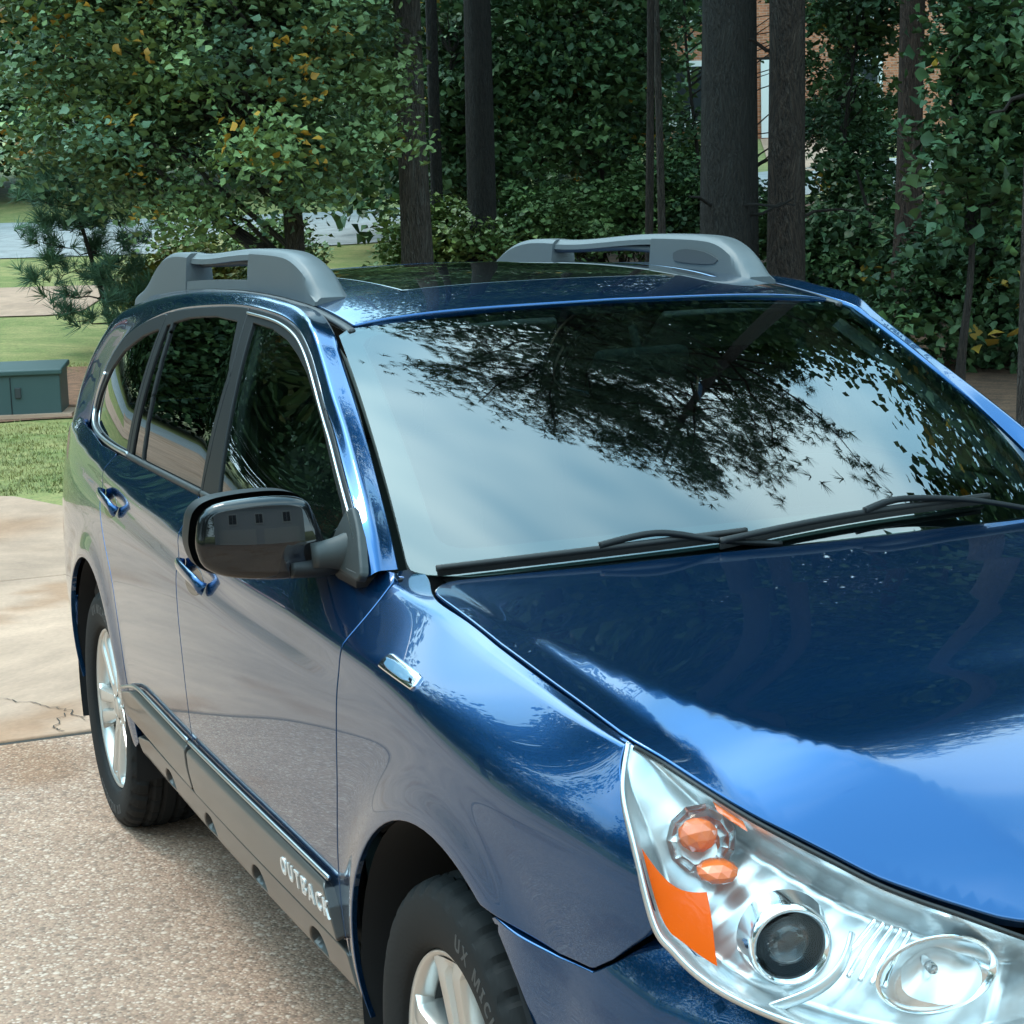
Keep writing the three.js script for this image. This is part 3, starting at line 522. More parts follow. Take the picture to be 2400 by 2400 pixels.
// ---- side marker lamp
both('side_marker', panel(offS(.005), [[-.290, .986], [-.293, .992], [-.290, 1.004], [-.283, 1.010], [-.272, 1.0115], [-.142, 1.0035], [-.136, 1.0], [-.130, .984], [-.133, .979], [-.140, .978]], { step: .008, r: .003, t: .008 }), M.chrome, car, (m, s) => {
  const g = panel(offS(.0085), smoothPoly([[-.278, .992], [-.274, 1.004], [-.148, .996], [-.144, .984]], 1), { step: .008, r: .001, t: .003, gap: 0 });
  mesh('marker_lens', s > 0 ? g : mirrorZ(g), M.markerLens, m);
});
// ---- door handles: a bowl and a pull
function handle(x0, y0, parent, s) {
  const mz = (g) => s > 0 ? g : mirrorZ(g);
  const bar = curve([[x0 + .105, y0 - .012], [x0 + .07, y0 + .002], [x0, y0 + .012], [x0 - .07, y0 + .016], [x0 - .105, y0 + .010]], 6).map((p, i, a) => offS(.004 + .024 * Math.pow(Math.sin(Math.PI * i / (a.length - 1)), .5))(...p));
  mesh('door_handle', mz(sweep(bar, circle(1, 10).map(([a, b]) => [a * .008, b * .015]))), M.paint, parent);
  mesh('handle_bowl', mz(panel(offS(.0012), circ(x0, y0 - .012, 1, 36).map(([x, y]) => [x0 + (x - x0) * .075, y0 - .008 + (y - y0 + .012) * .032]), { step: .008, r: .001, t: .002, gap: 0 })), M.gloss, parent);
}
for (const [k, s] of [[0, 1], [1, -1]]) { handle(-1.49, .945, doorF[k], s); handle(-2.47, .985, doorR[k], s); }
// ---- roof rails: long bar on broad feet, stowed crossbar underneath
{
  const top = spl([[-3.35, 1.512], [-3.2, 1.548], [-3.05, 1.605], [-2.6, 1.640], [-2.1, 1.656], [-1.85, 1.656], [-1.72, 1.652], [-1.64, 1.643], [-1.57, 1.622], [-1.52, 1.595], [-1.485, 1.568], [-1.462, 1.550]]);
  const zc = (x) => .566 + .012 * sstep(-1.5, -1.2, x) - .0 * x;
  const rail = new THREE.Group();
  const solid = (xa, xb, n, lo, zin, zout, bev = .012) => {
    const path = [], P = [];
    for (let i = 0; i <= n; i++) {
      const x = lerp(xa, xb, i / n), t = top(x), b = lo(x), zi = zin(x), zo = zout(x), c = Math.min(bev, (t - b) * .45, (zo - zi) * .45);
      P.push([[x, b, zo], [x, lerp(b, t, .5), zo - .003], [x, t - c, zo - .008], [x, t - c * .3, zo - .008 - c * .7], [x, t, zo - .010 - c], [x, t, zi + .010 + c], [x, t - c * .3, zi + .008 + c * .7], [x, t - c, zi + .008], [x, lerp(b, t, .5), zi + .003], [x, b, zi]]);
    }
    let g = gridGeo(P, true);
    const pos = [...g.attributes.position.array], idx = [...g.index.array], m = 10;
    for (const [base, fl] of [[0, 1], [n * m, 0]]) for (let j = 1; j < m - 1; j++) idx.push(base, ...(fl ? [base + j + 1, base + j] : [base + j, base + j + 1]));
    return creased(orient(geo(pos, null, idx)), .6);
  };
  const base = (x) => R(x, .57) - .006;
  const g1 = solid(-1.465, -2.0, 30, base, (x) => .516 - .010 * sstep(-1.7, -1.47, x), (x) => .603 - .008 * sstep(-1.65, -1.45, x));
  const g2 = solid(-1.94, -2.72, 22, (x) => top(x) - .028, () => .532, () => .584);
  const g3 = solid(-2.66, -3.36, 22, base, () => .520, () => .602);
  const skirt = solid(-1.98, -2.70, 16, base, () => .568, () => .600).clone(); { const p = skirt.attributes.position; for (let i = 0; i < p.count; i++) { const b = base(p.getX(i)); p.setY(i, b + Math.min(p.getY(i) - b, .024)); } skirt.computeVertexNormals(); }
  both('roof_rail', merge([g1, g2, g3, skirt]), M.rail, car, (o, s) => {
    const inner = panel((x, y) => [x, y, .5145], smoothPoly([[-1.58, 1.580], [-1.66, 1.612], [-1.80, 1.622], [-1.87, 1.607], [-1.86, 1.584]], 2), { step: .02, gap: 0, r: 0, t: .002, out: [0, 0, -1] });
    mesh('rail_recess', s > 0 ? inner : mirrorZ(inner), M.plastic, o);
    const bar = tube([[-1.95, 1.614, .548], [-2.2, 1.622, .548], [-2.7, 1.61, .548]], .011, 8);
    mesh('stowed_crossbar', s > 0 ? bar : mirrorZ(bar), M.plastic, o);
  });
}
// ---- door mirrors
{
  const cx = .945, cy = 1.150;
  const ring = curve([[.128, .018], [.115, .058], [.075, .078], [-.02, .0845], [-.078, .072], [-.098, .03], [-.118, -.035], [-.118, -.066], [-.05, -.076], [.06, -.068], [.112, -.048], [.128, -.015]], 6, true);
  const shell = (x0, x1, e, n) => {
    const P = []; for (let i = 0; i <= n; i++) { const a = i / n * Math.PI / 2, k = Math.pow(Math.cos(a), 2 / e), x = lerp(x0, x1, Math.pow(Math.sin(a), 2 / e)); P.push(ring.map(([z, y]) => [x - .10 * z - .05 * y * k, cy + y * k, cx + z * Math.max(k, 1e-4)])); }
    return gridGeo(P, true);
  };
  const back = shell(-.735, -.83, 5, 12);
  const face = (z, y) => [-.668 - .16 * (z - cx) - .05 * (y - cy) - 1.3 * ((z - cx) ** 2 + (y - cy) ** 2), y, z];
  const g = panel(face, ring.map(([z, y]) => [cx + z, cy + y]), { step: .008, gap: 0, r: .020, t: .045, out: [1, 0, 0] });
  both('side_mirror', g, M.gloss, car, (o, s) => {
    const mz = (q) => s > 0 ? q : mirrorZ(q);
    mesh('mirror_rear_shell', mz(orient(back.clone())), M.trim, o);
    mesh('mirror_glass', mz(xf(new THREE.CylinderGeometry(.085, .085, .004, 40), { t: [-.834, cy, cx], r: [0, 0, Math.PI / 2], s: [1, .62, 1].map((v, i) => [.72, 1, 1.15][i]) })), M.chrome, o);
    const armP = curve([[-.70, 1.096, .90], [-.69, 1.095, .845], [-.685, 1.102, .80]], 5);
    mesh('mirror_arm', mz(sweep(armP, circle(1, 12).map(([a, b]) => [a * .045, b * .022]), [0, 1, 0])), M.trim, o);
    // sail panel at the corner of the window
    mesh('mirror_sail', mz(panel(GO(.006), smoothPoly([[-.515, 1.082], [-.54, 1.122], [-.60, 1.173], [-.668, 1.212], [-.70, 1.15], [-.71, 1.105], [-.64, 1.088]], 1), { step: .01, r: .006, t: .01, gap: 0 })), M.sailGrey, o);
    const foot = []; for (let i = 0; i <= 6; i++) { const t = i / 6, zz = lerp(.868, .79, t); foot.push([-.66 + .015 * t, 1.118 + .004 * t, zz]); }
    mesh('mirror_foot', mz(sweep(foot, circle(1, 14).map(([a, b]) => [a * .026, b * .024]), [0, 1, 0], { scale: (t) => [1 + .3 * t * t, 1 + .8 * t * t] })), M.sailGrey, o);
  });
}
// ---- wheels
{
  const tyreG = (() => {
    const prof = []; // [radius, z] from inner bead over the tread to the outer bead
    const half = curve([[.232, .088], [.240, .103], [.262, .110], [.292, .113], [.318, .109], [.333, .100], [.342, .086], [.3475, .06], [.3495, .03], [.350, 0]], 4);
    for (const [r, z] of half) prof.push([r, -z]); for (const [r, z] of half.slice(0, -1).reverse()) prof.push([r, z]);
    const N = 216, P = [];
    for (let i = 0; i < N; i++) {
      const a = i / N * 2 * Math.PI, row = [];
      for (const [r, z] of prof) {
        let q = r;
        if (r > .318) {
          const az = Math.abs(z);
          for (const g of [.021, .056]) if (Math.abs(az - g) < .0055) q -= .008;
          const ph = ((i + (az < .056 ? Math.round(az * 180) : 0)) % 6);
          if (az > .060 && ph < 2) q -= .0065 * sstep(.318, .33, r); else if (az > .024 && az < .053 && (i + 2) % 6 < 1) q -= .005;
        }
        row.push([q * Math.cos(a), q * Math.sin(a), z]);
      }
      P.push(row);
    }
    P.push(P[0]); return creased(orient(gridGeo(P)), .5);
  })();
  const lathe = (pts, n = 64) => xf(new THREE.LatheGeometry(pts.map(([r, z]) => new THREE.Vector2(r, z)), n), { r: [Math.PI / 2, 0, 0] });
  const rimG = (() => {
    const gs = [lathe([[.200, -.09], [.205, -.02], [.207, .05], [.213, .078], [.222, .090], [.229, .094], [.232, .089], [.233, .08]], 72)];
    // five broad spokes, each hollowed down its middle
    const prof = spl([[0, .075], [.05, .078], [.1, .083], [.16, .088], [.2, .090], [.218, .088]]);
    for (let k = 0; k < 5; k++) {
      const rows = [];
      for (let i = 0; i <= 16; i++) {
        const r = lerp(.035, .217, i / 16), w = lerp(.034, .058, Math.pow(i / 16, .8)) + .02 * sstep(.19, .217, r), z = prof(r), g = .016 * sstep(.06, .10, r) * sstep(.215, .19, r), row = [];
        for (const [u, dz] of [[-1, -.045], [-1, -.010], [-.90, 0], [-.5, .0015], [-.30, 0], [-.16, -g], [.16, -g], [.30, 0], [.5, .0015], [.90, 0], [1, -.010], [1, -.045]]) row.push([r, u * w, z + dz]);
        rows.push(row);
      }
      gs.push(xf(creased(orient(gridGeo(rows)), .5), { r: [0, 0, k / 5 * 2 * Math.PI + Math.PI / 2 + .06] }));
    }
    gs.push(lathe([[.0, .082], [.026, .082], [.030, .079], [.034, .072], [.06, .070], [.066, .064], [.07, .03]], 40));
    for (let k = 0; k < 5; k++) { const a = (k + .5) / 5 * 2 * Math.PI + Math.PI / 2 + .06; gs.push(xf(new THREE.CylinderGeometry(.009, .010, .02, 6), { r: [Math.PI / 2, 0, 0], t: [.048 * Math.cos(a), .048 * Math.sin(a), .070] })); }
    return merge(gs);
  })();
  const discG = merge([lathe([[.03, .02], [.145, .02], [.147, .0], [.145, -.01]], 48), lathe([[.0, -.03], [.21, -.03]], 40), lathe([[.206, -.10], [.206, .06]], 48)]);
  const textG = (() => {
    const out = [];
    const put = (txt, a0, size, r0) => { let a = a0; for (const c of txt) { if (c === ' ') { a -= .06; continue; } const t = new TextGeometry(c, { font, size, depth: .0016, curveSegments: 2 }); t.computeBoundingBox(); const w = t.boundingBox.max.x - t.boundingBox.min.x; const th = a - (w / 2) / r0; const g = xf(t, { t: [-t.boundingBox.min.x - w / 2, 0, 0], s: [1, 1, 1] }); out.push(xf(g, { r: [0, 0, th - Math.PI / 2], t: [r0 * Math.cos(th), r0 * Math.sin(th), .1115] })); a -= (w + .007) / r0; } };
    put('UX MICHELIN', 1.50, .026, .277); put('UX MICHELIN', 1.50 + Math.PI, .026, .277);
    return merge(out);
  })();
  for (const [x, s, spin] of [[0, 1, .12], [WB, 1, .45], [0, -1, .3], [WB, -1, .9]]) {
    const w = new THREE.Group(); w.name = 'wheel'; w.position.set(x, .350, s * .772); w.rotation.set(0, s > 0 ? 0 : Math.PI, 0); car.add(w);
    const sp = (g) => xf(g, { r: [0, 0, spin] });
    mesh('tyre', sp(tyreG), M.tyre, w); mesh('rim', sp(rimG), M.alloy, w); mesh('brake_disc', discG, M.plastic, w);
    if (s > 0) mesh('tyre_lettering', xf(textG, { r: [0, 0, x === 0 ? -.14 : .5] }), M.tyreText, w);
  }
}
// ---- wheel housings, underbody, inner skins so that no gap shows daylight
{
  for (const [cx, cy, R0] of [ARCH.f, ARCH.r]) {
    const P = []; for (let i = 0; i <= 28; i++) { const a = -0.35 + i / 28 * (Math.PI + .7), r = R0 + .0035; P.push([.54, .70, .884].map(z => [cx + r * Math.cos(a), cy + r * Math.sin(a), z])); }
    P.forEach((row, i) => row.unshift([cx, cy, .542]));
    both('wheel_housing', gridGeo(P), M.dark, car);
  }
  const inner = panel((x, y) => [x, y, S(x, y) - .03], [[.40, .72], [.43, .98], [-.4, 1.03], [-.5, 1.09], [-3.2, 1.11], [-3.6, 1.0], [-3.62, .33], [-.45, .31], [-.42, .7]], { step: .06, gap: 0, r: 0, t: 0, holes: [circ(ARCH.f[0], ARCH.f[1], ARCH.f[2] + .006), circ(ARCH.r[0], ARCH.r[1], ARCH.r[2] + .006)] });
  both('inner_skin', inner, M.dark, car);
  mesh('underbody', merge([xf(new THREE.BoxGeometry(1.86, .04, 1.60), { t: [-1.37, .29, 0] }), xf(new THREE.BoxGeometry(.8, .04, 1.0), { t: [-3.2, .33, 0] }), xf(new THREE.BoxGeometry(1.3, .04, 1.06), { t: [.15, .28, 0] }), xf(new THREE.BoxGeometry(.9, .04, 1.06), { t: [-2.74, .30, 0] })]), M.dark, car);
  mesh('engine_bay', merge([xf(new THREE.BoxGeometry(1.05, .34, 1.0), { t: [.12, .60, 0] }), xf(new THREE.BoxGeometry(.05, .74, 1.55), { t: [-.52, .72, 0] })]), M.dark, car);
  mesh('hood_inner', panel((x, z) => [x, H(x, z) - .05, z], [[-.42, -.70], [.36, -.70], [.62, -.58], [.80, -.42], [.84, 0], [.80, .42], [.62, .58], [.36, .70], [-.42, .70]], { step: .06, out: [0, 1, 0], r: 0, t: 0, gap: 0 }), M.dark, car);
}
// ---- cowl and wipers
{
  const P = []; for (let i = 0; i <= 40; i++) { const z = lerp(-.675, .675, i / 40), rx = -.25 - .36 * z * z; P.push([[rx + .03, H(rx, z) - .020, z], [rx - .02, H(rx, z) - .022, z], [rx - .06, H(rx - .04, z) - .02, z], [rx - .10, 1.122 - .07 * z * z - .004, z]]); }
  const g = gridGeo(P); if (g.attributes.normal.getY(80) < 0) { const ix = g.index.array; for (let i = 0; i < ix.length; i += 3) { const t = ix[i]; ix[i] = ix[i + 1]; ix[i + 1] = t; } g.computeVertexNormals(); }
  mesh('cowl', g, M.plastic, car);
  const onW = (a, v, d) => { const e = 1e-3, p = W(a, v), n = norm3(cross3(sub3(W(a + e, v), p), sub3(W(a, v + e), p))); return add3(p, n, n[1] < 0 ? -d : d); };
  const wiper = (pts, arm) => {
    const bl = curve(pts, 10).map(([a, v]) => onW(a, v, .010)), sp = curve(pts, 10).map(([a, v]) => onW(a, v, .019));
    const o = mesh('wiper', sweep(sp, [[-.006, -.004], [.006, -.004], [.004, .006], [-.004, .006]]), M.rubber, car);
    mesh('wiper_rubber', sweep(bl, [[-.002, -.008], [.002, -.008], [.003, .008], [-.003, .008]]), M.rubber, o);
    mesh('wiper_arm', sweep(curve(arm, 8), [[-.009, -.004], [.009, -.004], [.006, .006], [-.006, .006]], [0, 1, 0], { scale: (t) => [1.2 - .5 * t, 1] }), M.trim, o);
  };
  wiper([[.94, .010], [.72, .016], [.5, .022], [.22, .030]], [[-.285, 1.122, .10], [-.30, 1.138, .22], onW(.44, .035, .030), onW(.58, .024, .024)]);
  wiper([[.30, .008], [.06, .034], [-.2, .050], [-.58, .058]], [[-.335, 1.112, -.55], onW(-.48, .035, .030), onW(-.25, .062, .030), onW(-.12, .046, .024)]);
}
// places on the headlamp lens (t along, s up) of its fittings
const LP = { proj: [.575, .45], high: [.82, .60], turn: [.265, .64], rib: [.665, .74], amber: [[.205, .07], [.345, .42], [.505, .11], [.355, .07]],
  facets: [[[[.196, .588], [.246, .487], [.267, .750], [.212, .90]], 1], [[[.263, .537], [.329, .563], [.379, .738], [.283, .775]], 1], [[[.222, .95], [.245, .90], [.318, .91], [.296, .955]], 0]] };
// ---- headlamps: clear lens over a bright bowl with projector, high beam, turn bulb and side reflector
const lampTop = curve([[.432, 1.019, .760], [.457, .994, .724], [.526, .971, .698], [.586, .948, .669], [.638, .927, .636], [.684, .907, .602], [.728, .887, .568], [.766, .871, .531], [.803, .858, .494], [.848, .838, .443], [.872, .820, .398]], 8);
const lampLow = curve([[.430, 1.020, .764], [.476, .972, .796], [.530, .912, .807], [.586, .828, .809], [.622, .801, .799], [.662, .779, .783], [.712, .762, .757], [.775, .745, .708], [.840, .728, .630], [.886, .724, .535], [.905, .748, .435]], 8);
function LAMP(t, s, d = 0) {   // t along, s from the lower edge to the upper, d depth behind the lens
  const n = lampTop.length - 1, f = clamp(t, 0, 1) * n, i = Math.min(n - 1, Math.floor(f)), k = f - i;
  const a = lampTop[i].map((v, j) => lerp(v, lampTop[i + 1][j], k)), b = lampLow[i].map((v, j) => lerp(v, lampLow[i + 1][j], k));
  const w = Math.hypot(...sub3(a, b)), nn = norm3([.62 + .3 * t, .42, .62 - .45 * t]);
  return add3(b.map((v, j) => lerp(v, a[j], s)), nn, w * .11 * 4 * s * (1 - s) * (1 - .3 * t) - d);
}
{
  const grid = (f, n = 64, m = 22) => { const P = []; for (let i = 0; i <= n; i++) { const r = []; for (let j = 0; j <= m; j++) r.push(f(i / n, j / m)); P.push(r); } const g = gridGeo(P); if (g.attributes.normal.getX(30 * (m + 1) + 10) < 0) { const ix = g.index.array; for (let i = 0; i < ix.length; i += 3) { const t = ix[i]; ix[i] = ix[i + 1]; ix[i + 1] = t; } g.computeVertexNormals(); } return g; };
  const edge = (s) => sstep(0, .16, s) * sstep(1, .84, s);
  const bowl = grid((t, s) => LAMP(t, lerp(.015, .985, s), .004 + .075 * edge(s) * sstep(.03, .3, t) * sstep(1, .93, t) * (1 + .05 * Math.abs(((t * 26) % 2) - 1))), 120, 30);
  const P3 = (t, s, d) => LAMP(t, s, d);
  // round fittings looking forward and a little outward
  const fit = (c, prof, n = 44, dir = [.965, -.02, .26]) => { const q = new THREE.Quaternion().setFromUnitVectors(new THREE.Vector3(0, 1, 0), new THREE.Vector3(...norm3(dir))); const g = new THREE.LatheGeometry(prof.map(p => new THREE.Vector2(...p)), n); return orient(g.applyMatrix4(new THREE.Matrix4().compose(new THREE.Vector3(...c), q, new THREE.Vector3(1, 1, 1)))); };
  both('headlamp', grid((t, s) => LAMP(t, s)), M.lens, car, (o, sg) => {
    const mz = (g) => sg > 0 ? g : mirrorZ(g);
    mesh('reflector_bowl', mz(bowl), M.lampTrim, o);
    const rim = [...lampTop.slice(2), ...lampLow.slice(2).reverse()];
    mesh('lens_seal', mz(tube([...lampTop.slice(1)].map(p => add3(p, [0, -.001, 0])), .0035, 6)), M.rubber, o);
    mesh('lens_rim', mz(sweep(lampLow, [[-.003, -.004], [.004, -.004], [.004, .003], [-.002, .004]])), M.lampTrim, o);
    const pc = P3(LP.proj[0], LP.proj[1], .040);
    mesh('projector_shroud', mz(fit(pc, [[.036, -.03], [.040, .0], [.047, .014], [.052, .012], [.054, .0], [.060, -.03]])), M.chrome, o);
    mesh('projector_tunnel', mz(fit(pc, [[.0, -.028], [.037, -.028], [.0385, .004]])), M.gloss, o);
    mesh('projector_lens', mz(fit(pc, [[.033, -.022], [.032, -.008], [.026, .004], [.016, .010], [.0, .012]])), M.bulb, o);
    const hc = P3(LP.high[0], LP.high[1], .055);
    mesh('high_beam_reflector', mz(xf(fit([0, 0, 0], [[.006, -.045], [.022, -.040], [.042, -.022], [.054, .0], [.058, .012], [.062, .008]], 40, [.97, 0, .2]), { t: hc, s: [1, .82, 1.35] })), M.reflector, o);
    mesh('high_beam_bulb', mz(fit(hc, [[.007, -.045], [.007, -.008], [.004, -.002], [.0, -.001]], 16)), M.bulb, o);
    const tc = P3(LP.turn[0], LP.turn[1], .030), quad = (q, d, bulge, n = 10) => { const P = []; for (let i = 0; i <= n; i++) { const r = []; for (let j = 0; j <= n; j++) { const u = i / n, v = j / n, t = lerp(lerp(q[0][0], q[1][0], u), lerp(q[3][0], q[2][0], u), v), s = lerp(lerp(q[0][1], q[1][1], u), lerp(q[3][1], q[2][1], u), v); r.push(P3(t, s, d - bulge * Math.pow(Math.sin(Math.PI * u) * Math.sin(Math.PI * v), .6) + .0012 * Math.sin(u * 40) * Math.sin(v * 34))); } P.push(r); } const g = gridGeo(P); if (g.attributes.normal.getX(g.attributes.normal.count >> 1) < 0) { const ix = g.index.array; for (let i = 0; i < ix.length; i += 3) { const k = ix[i]; ix[i] = ix[i + 1]; ix[i + 1] = k; } g.computeVertexNormals(); } return g; };
    const facet = (g) => { const q = g.index ? g.toNonIndexed() : g; q.computeVertexNormals(); return q; }, td = [.72, .42, .55];
    mesh('turn_signal_reflector', mz(facet(fit(add3(tc, [-.030, -.010, -.016]), [[.004, -.016], [.020, -.014], [.034, -.004], [.043, .010], [.047, .022]], 11, td))), M.reflector, o);
    mesh('turn_signal_bulb', mz(xf(facet(new THREE.IcosahedronGeometry(.027, 1)), { t: add3(tc, [-.020, .004, -.002]), s: [1, .85, 1] })), M.amberGloss, o);
    mesh('turn_signal_bulb', mz(xf(facet(new THREE.IcosahedronGeometry(.025, 1)), { t: add3(tc, [.020, -.034, -.008]), s: [1.25, .62, 1.1] })), M.amberGloss, o);
    mesh('turn_signal_dome', mz(fit(add3(tc, [-.018, -.006, -.010]), [[.046, .0], [.043, .014], [.034, .025], [.018, .032], [.0, .034]], 36, td)), M.lens, o);
    mesh('turn_signal_strip', mz(quad(LP.facets[2][0], .010, .002, 8)), M.amberGloss, o);
    // amber side reflector, slightly proud of the bowl
    const rp = LP.amber;
    const AM = (u, v) => { const A = rp[0], B = rp[1], C = rp[2], D = rp[3]; const t = lerp(lerp(A[0], B[0], u), lerp(D[0], C[0], u), v), s = lerp(lerp(A[1], B[1], u), lerp(D[1], C[1], u), v); return P3(t, s, .012); };
    const amP = []; for (let i = 0; i <= 12; i++) { const r = []; for (let j = 0; j <= 12; j++) r.push(AM(i / 12, j / 12)); amP.push(r); }
    mesh('amber_side_reflector', mz(gridGeo(amP)), M.amber, o);
    // ribs between the lamps
    for (let k = 0; k < 5; k++) { const t = lerp(LP.rib[0], LP.rib[1], k / 4), c = []; for (let j = 0; j <= 10; j++) c.push(P3(t + .02 * (1 - j / 10), lerp(.40, .80, j / 10), .034 + .012 * Math.sin(j / 10 * Math.PI))); mesh('bowl_rib', mz(tube(c, .0035, 6)), M.chrome, o); }
    { const c = []; for (let j = 0; j <= 16; j++) c.push(P3(LP.proj[0] + .075 + .035 * Math.sin(j / 16 * Math.PI), lerp(.66, .05, j / 16), .030)); mesh('bowl_divider', mz(sweep(c, circle(1, 8).map(([a, b]) => [a * .004, b * .008]))), M.lampTrim, o); }
  });
}
// ---- front bumper and grille
const bumpPlan = (() => { const p = curve([[.10, S(.10, .68)], [.20, S(.20, .68)], [.30, S(.30, .68)], [.40, S(.40, .68)], [.50, S(.5, .68)], [.60, S(.6, .68) - .002], [.70, .752], [.79, .672], [.860, .56], [.905, .40], [.925, .2], [.93, 0]], 8); const L = [0]; for (let i = 1; i < p.length; i++) L.push(L[i - 1] + Math.hypot(p[i][0] - p[i - 1][0], p[i][1] - p[i - 1][1])); return { p, L, len: L[L.length - 1] }; })();
const bumpProf = spl([[.20, -.09], [.28, -.045], [.38, -.008], [.48, .012], [.58, .016], [.66, .010], [.72, 0], [.78, -.022], [.84, -.06]]);
function BUMP(u, y) {
  const { p, L, len } = bumpPlan, side = u > len ? -1 : 1, q = side > 0 ? u : 2 * len - u; let i = 0; while (i < p.length - 2 && L[i + 1] < q) i++;
  const k = (q - L[i]) / (L[i + 1] - L[i]), x = lerp(p[i][0], p[i + 1][0], k), z = lerp(p[i][1], p[i + 1][1], k), j = Math.min(p.length - 2, Math.max(1, i)), tx = p[j + 1][0] - p[j - 1][0], tz = p[j + 1][1] - p[j - 1][1], l = Math.hypot(tx, tz);
  const d = bumpProf(y) * sstep(.12, .5, q) + (yProf(y) - yProf(.68)) * (1 - sstep(.12, .5, q));
  return [x - tz / l * d, y, side * (z + tx / l * d)];
}
{
  const len = bumpPlan.len, uAt = (x, z) => { let b = 1e9, r = 0; bumpPlan.p.forEach((p, i) => { const d = Math.hypot(p[0] - x, p[1] - z); if (d < b) { b = d; r = bumpPlan.L[i]; } }); return r; };
  const uX = (x) => { const { p, L } = bumpPlan; let i = 0; while (i < p.length - 2 && p[i + 1][0] < x) i++; return lerp(L[i], L[i + 1], (x - p[i][0]) / (p[i + 1][0] - p[i][0])); };
  const topE = [[uX(.18), .738], [uX(.289), .730], [uX(.389), .724], [uX(.468), .728], [uX(.511), .755], [uX(.57), .804]];
  const low = lampLow.filter((_, i) => i >= 26 && i % 4 === 0).map(p => [uAt(p[0], p[2]), p[1] - .006]).filter((p, i, a) => i === 0 || p[0] > a[i - 1][0] + .004);
  const half = [[uAt(.10, .89), .26], [uAt(.10, .89), .735], ...topE, ...low, [len - .40, .815], [len - .2, .842], [len, .848]];
  const poly = [...half, ...half.slice(0, -1).reverse().map(([u, y]) => [2 * len - u, y])];
  const gr = smoothPoly([[len - .37, .77], [len - .40, .66], [len - .34, .58], [len + .34, .58], [len + .40, .66], [len + .37, .77]], 2), lowg = smoothPoly([[len - .42, .50], [len - .46, .36], [len + .46, .36], [len + .42, .50]], 2);
  const fog = (c) => circ(c, .40, .075, 30), archU = circ(0, 0, 1).map(p => p);
  // the wheel opening cuts the ends of the bumper
  const cutL = curve([[uAt(.40, .85) + .0, .25], [uAt(.385, .85), .36], [uAt(.37, .86), .52], [uAt(.30, .87), .66], [uAt(.18, .88), .74], [uAt(.1, .9) - .05, .75], [uAt(.1, .9) - .05, .2], [uAt(.4, .85), .2]], 4), cutR = cutL.map(([u, y]) => [2 * len - u, y]);
  const bp = mesh('front_bumper', panel(BUMP, poly, { step: .014, out: (u, y) => { const P = BUMP(u, y); return [P[0] + .2, 0, P[2]]; }, holes: [gr, lowg, fog(uAt(.80, .66)), fog(2 * len - uAt(.80, .66)), cutL, cutR], t: .03, gap: .001 }), M.paint, car);
  const off = (d) => (u, y) => { const P = BUMP(u, y), Q = norm3([P[0] + .1, 0, P[2]]); return add3(P, Q, d); };
  const inb = [[uAt(.45, .84), .30], [uAt(.45, .84), .68], [uAt(.62, .8), .74], [len - .45, .70], [len - .38, .79], [len + .38, .79], [len + .45, .70], [2 * len - uAt(.62, .8), .74], [2 * len - uAt(.45, .84), .68], [2 * len - uAt(.45, .84), .30]];
  mesh('bumper_inner', panel(off(-.05), inb, { step: .05, r: 0, t: 0, gap: 0, out: [1, 0, 0] }), M.dark, bp);
  const grille = mesh('grille_frame', sweep([...gr, gr[0]].map(p => off(.004)(...p)), circle(.010, 8), [1, 0, 0], { cap: false }), M.chrome, car);
  for (const y of [.63, .675, .72]) { const w = y < .66 ? .35 : .37, c = []; for (let k = 0; k <= 20; k++) c.push(off(-.012)(len - w + 2 * w * k / 20, y)); mesh('grille_bar', sweep(c, [[-.012, -.004], [.012, -.005], [.012, .005], [-.012, .004]]), y === .675 ? M.chrome : M.plastic, grille); }
  for (const y of [.40, .44, .475]) { const c = []; for (let k = 0; k <= 20; k++) c.push(off(-.02)(len - .43 + .86 * k / 20, y)); mesh('grille_bar', sweep(c, [[-.010, -.004], [.010, -.004], [.010, .004], [-.010, .004]]), M.plastic, grille); }
  for (const u of [uAt(.80, .66), 2 * len - uAt(.80, .66)]) { const P = off(-.025)(u, .40); const f = mesh('fog_lamp', xf(new THREE.SphereGeometry(.06, 20, 10, 0, 2 * Math.PI, 0, 1.1), { r: [0, 0, -Math.PI / 2], t: [P[0] - .02, P[1], P[2]] }), M.lampTrim, car); }
}
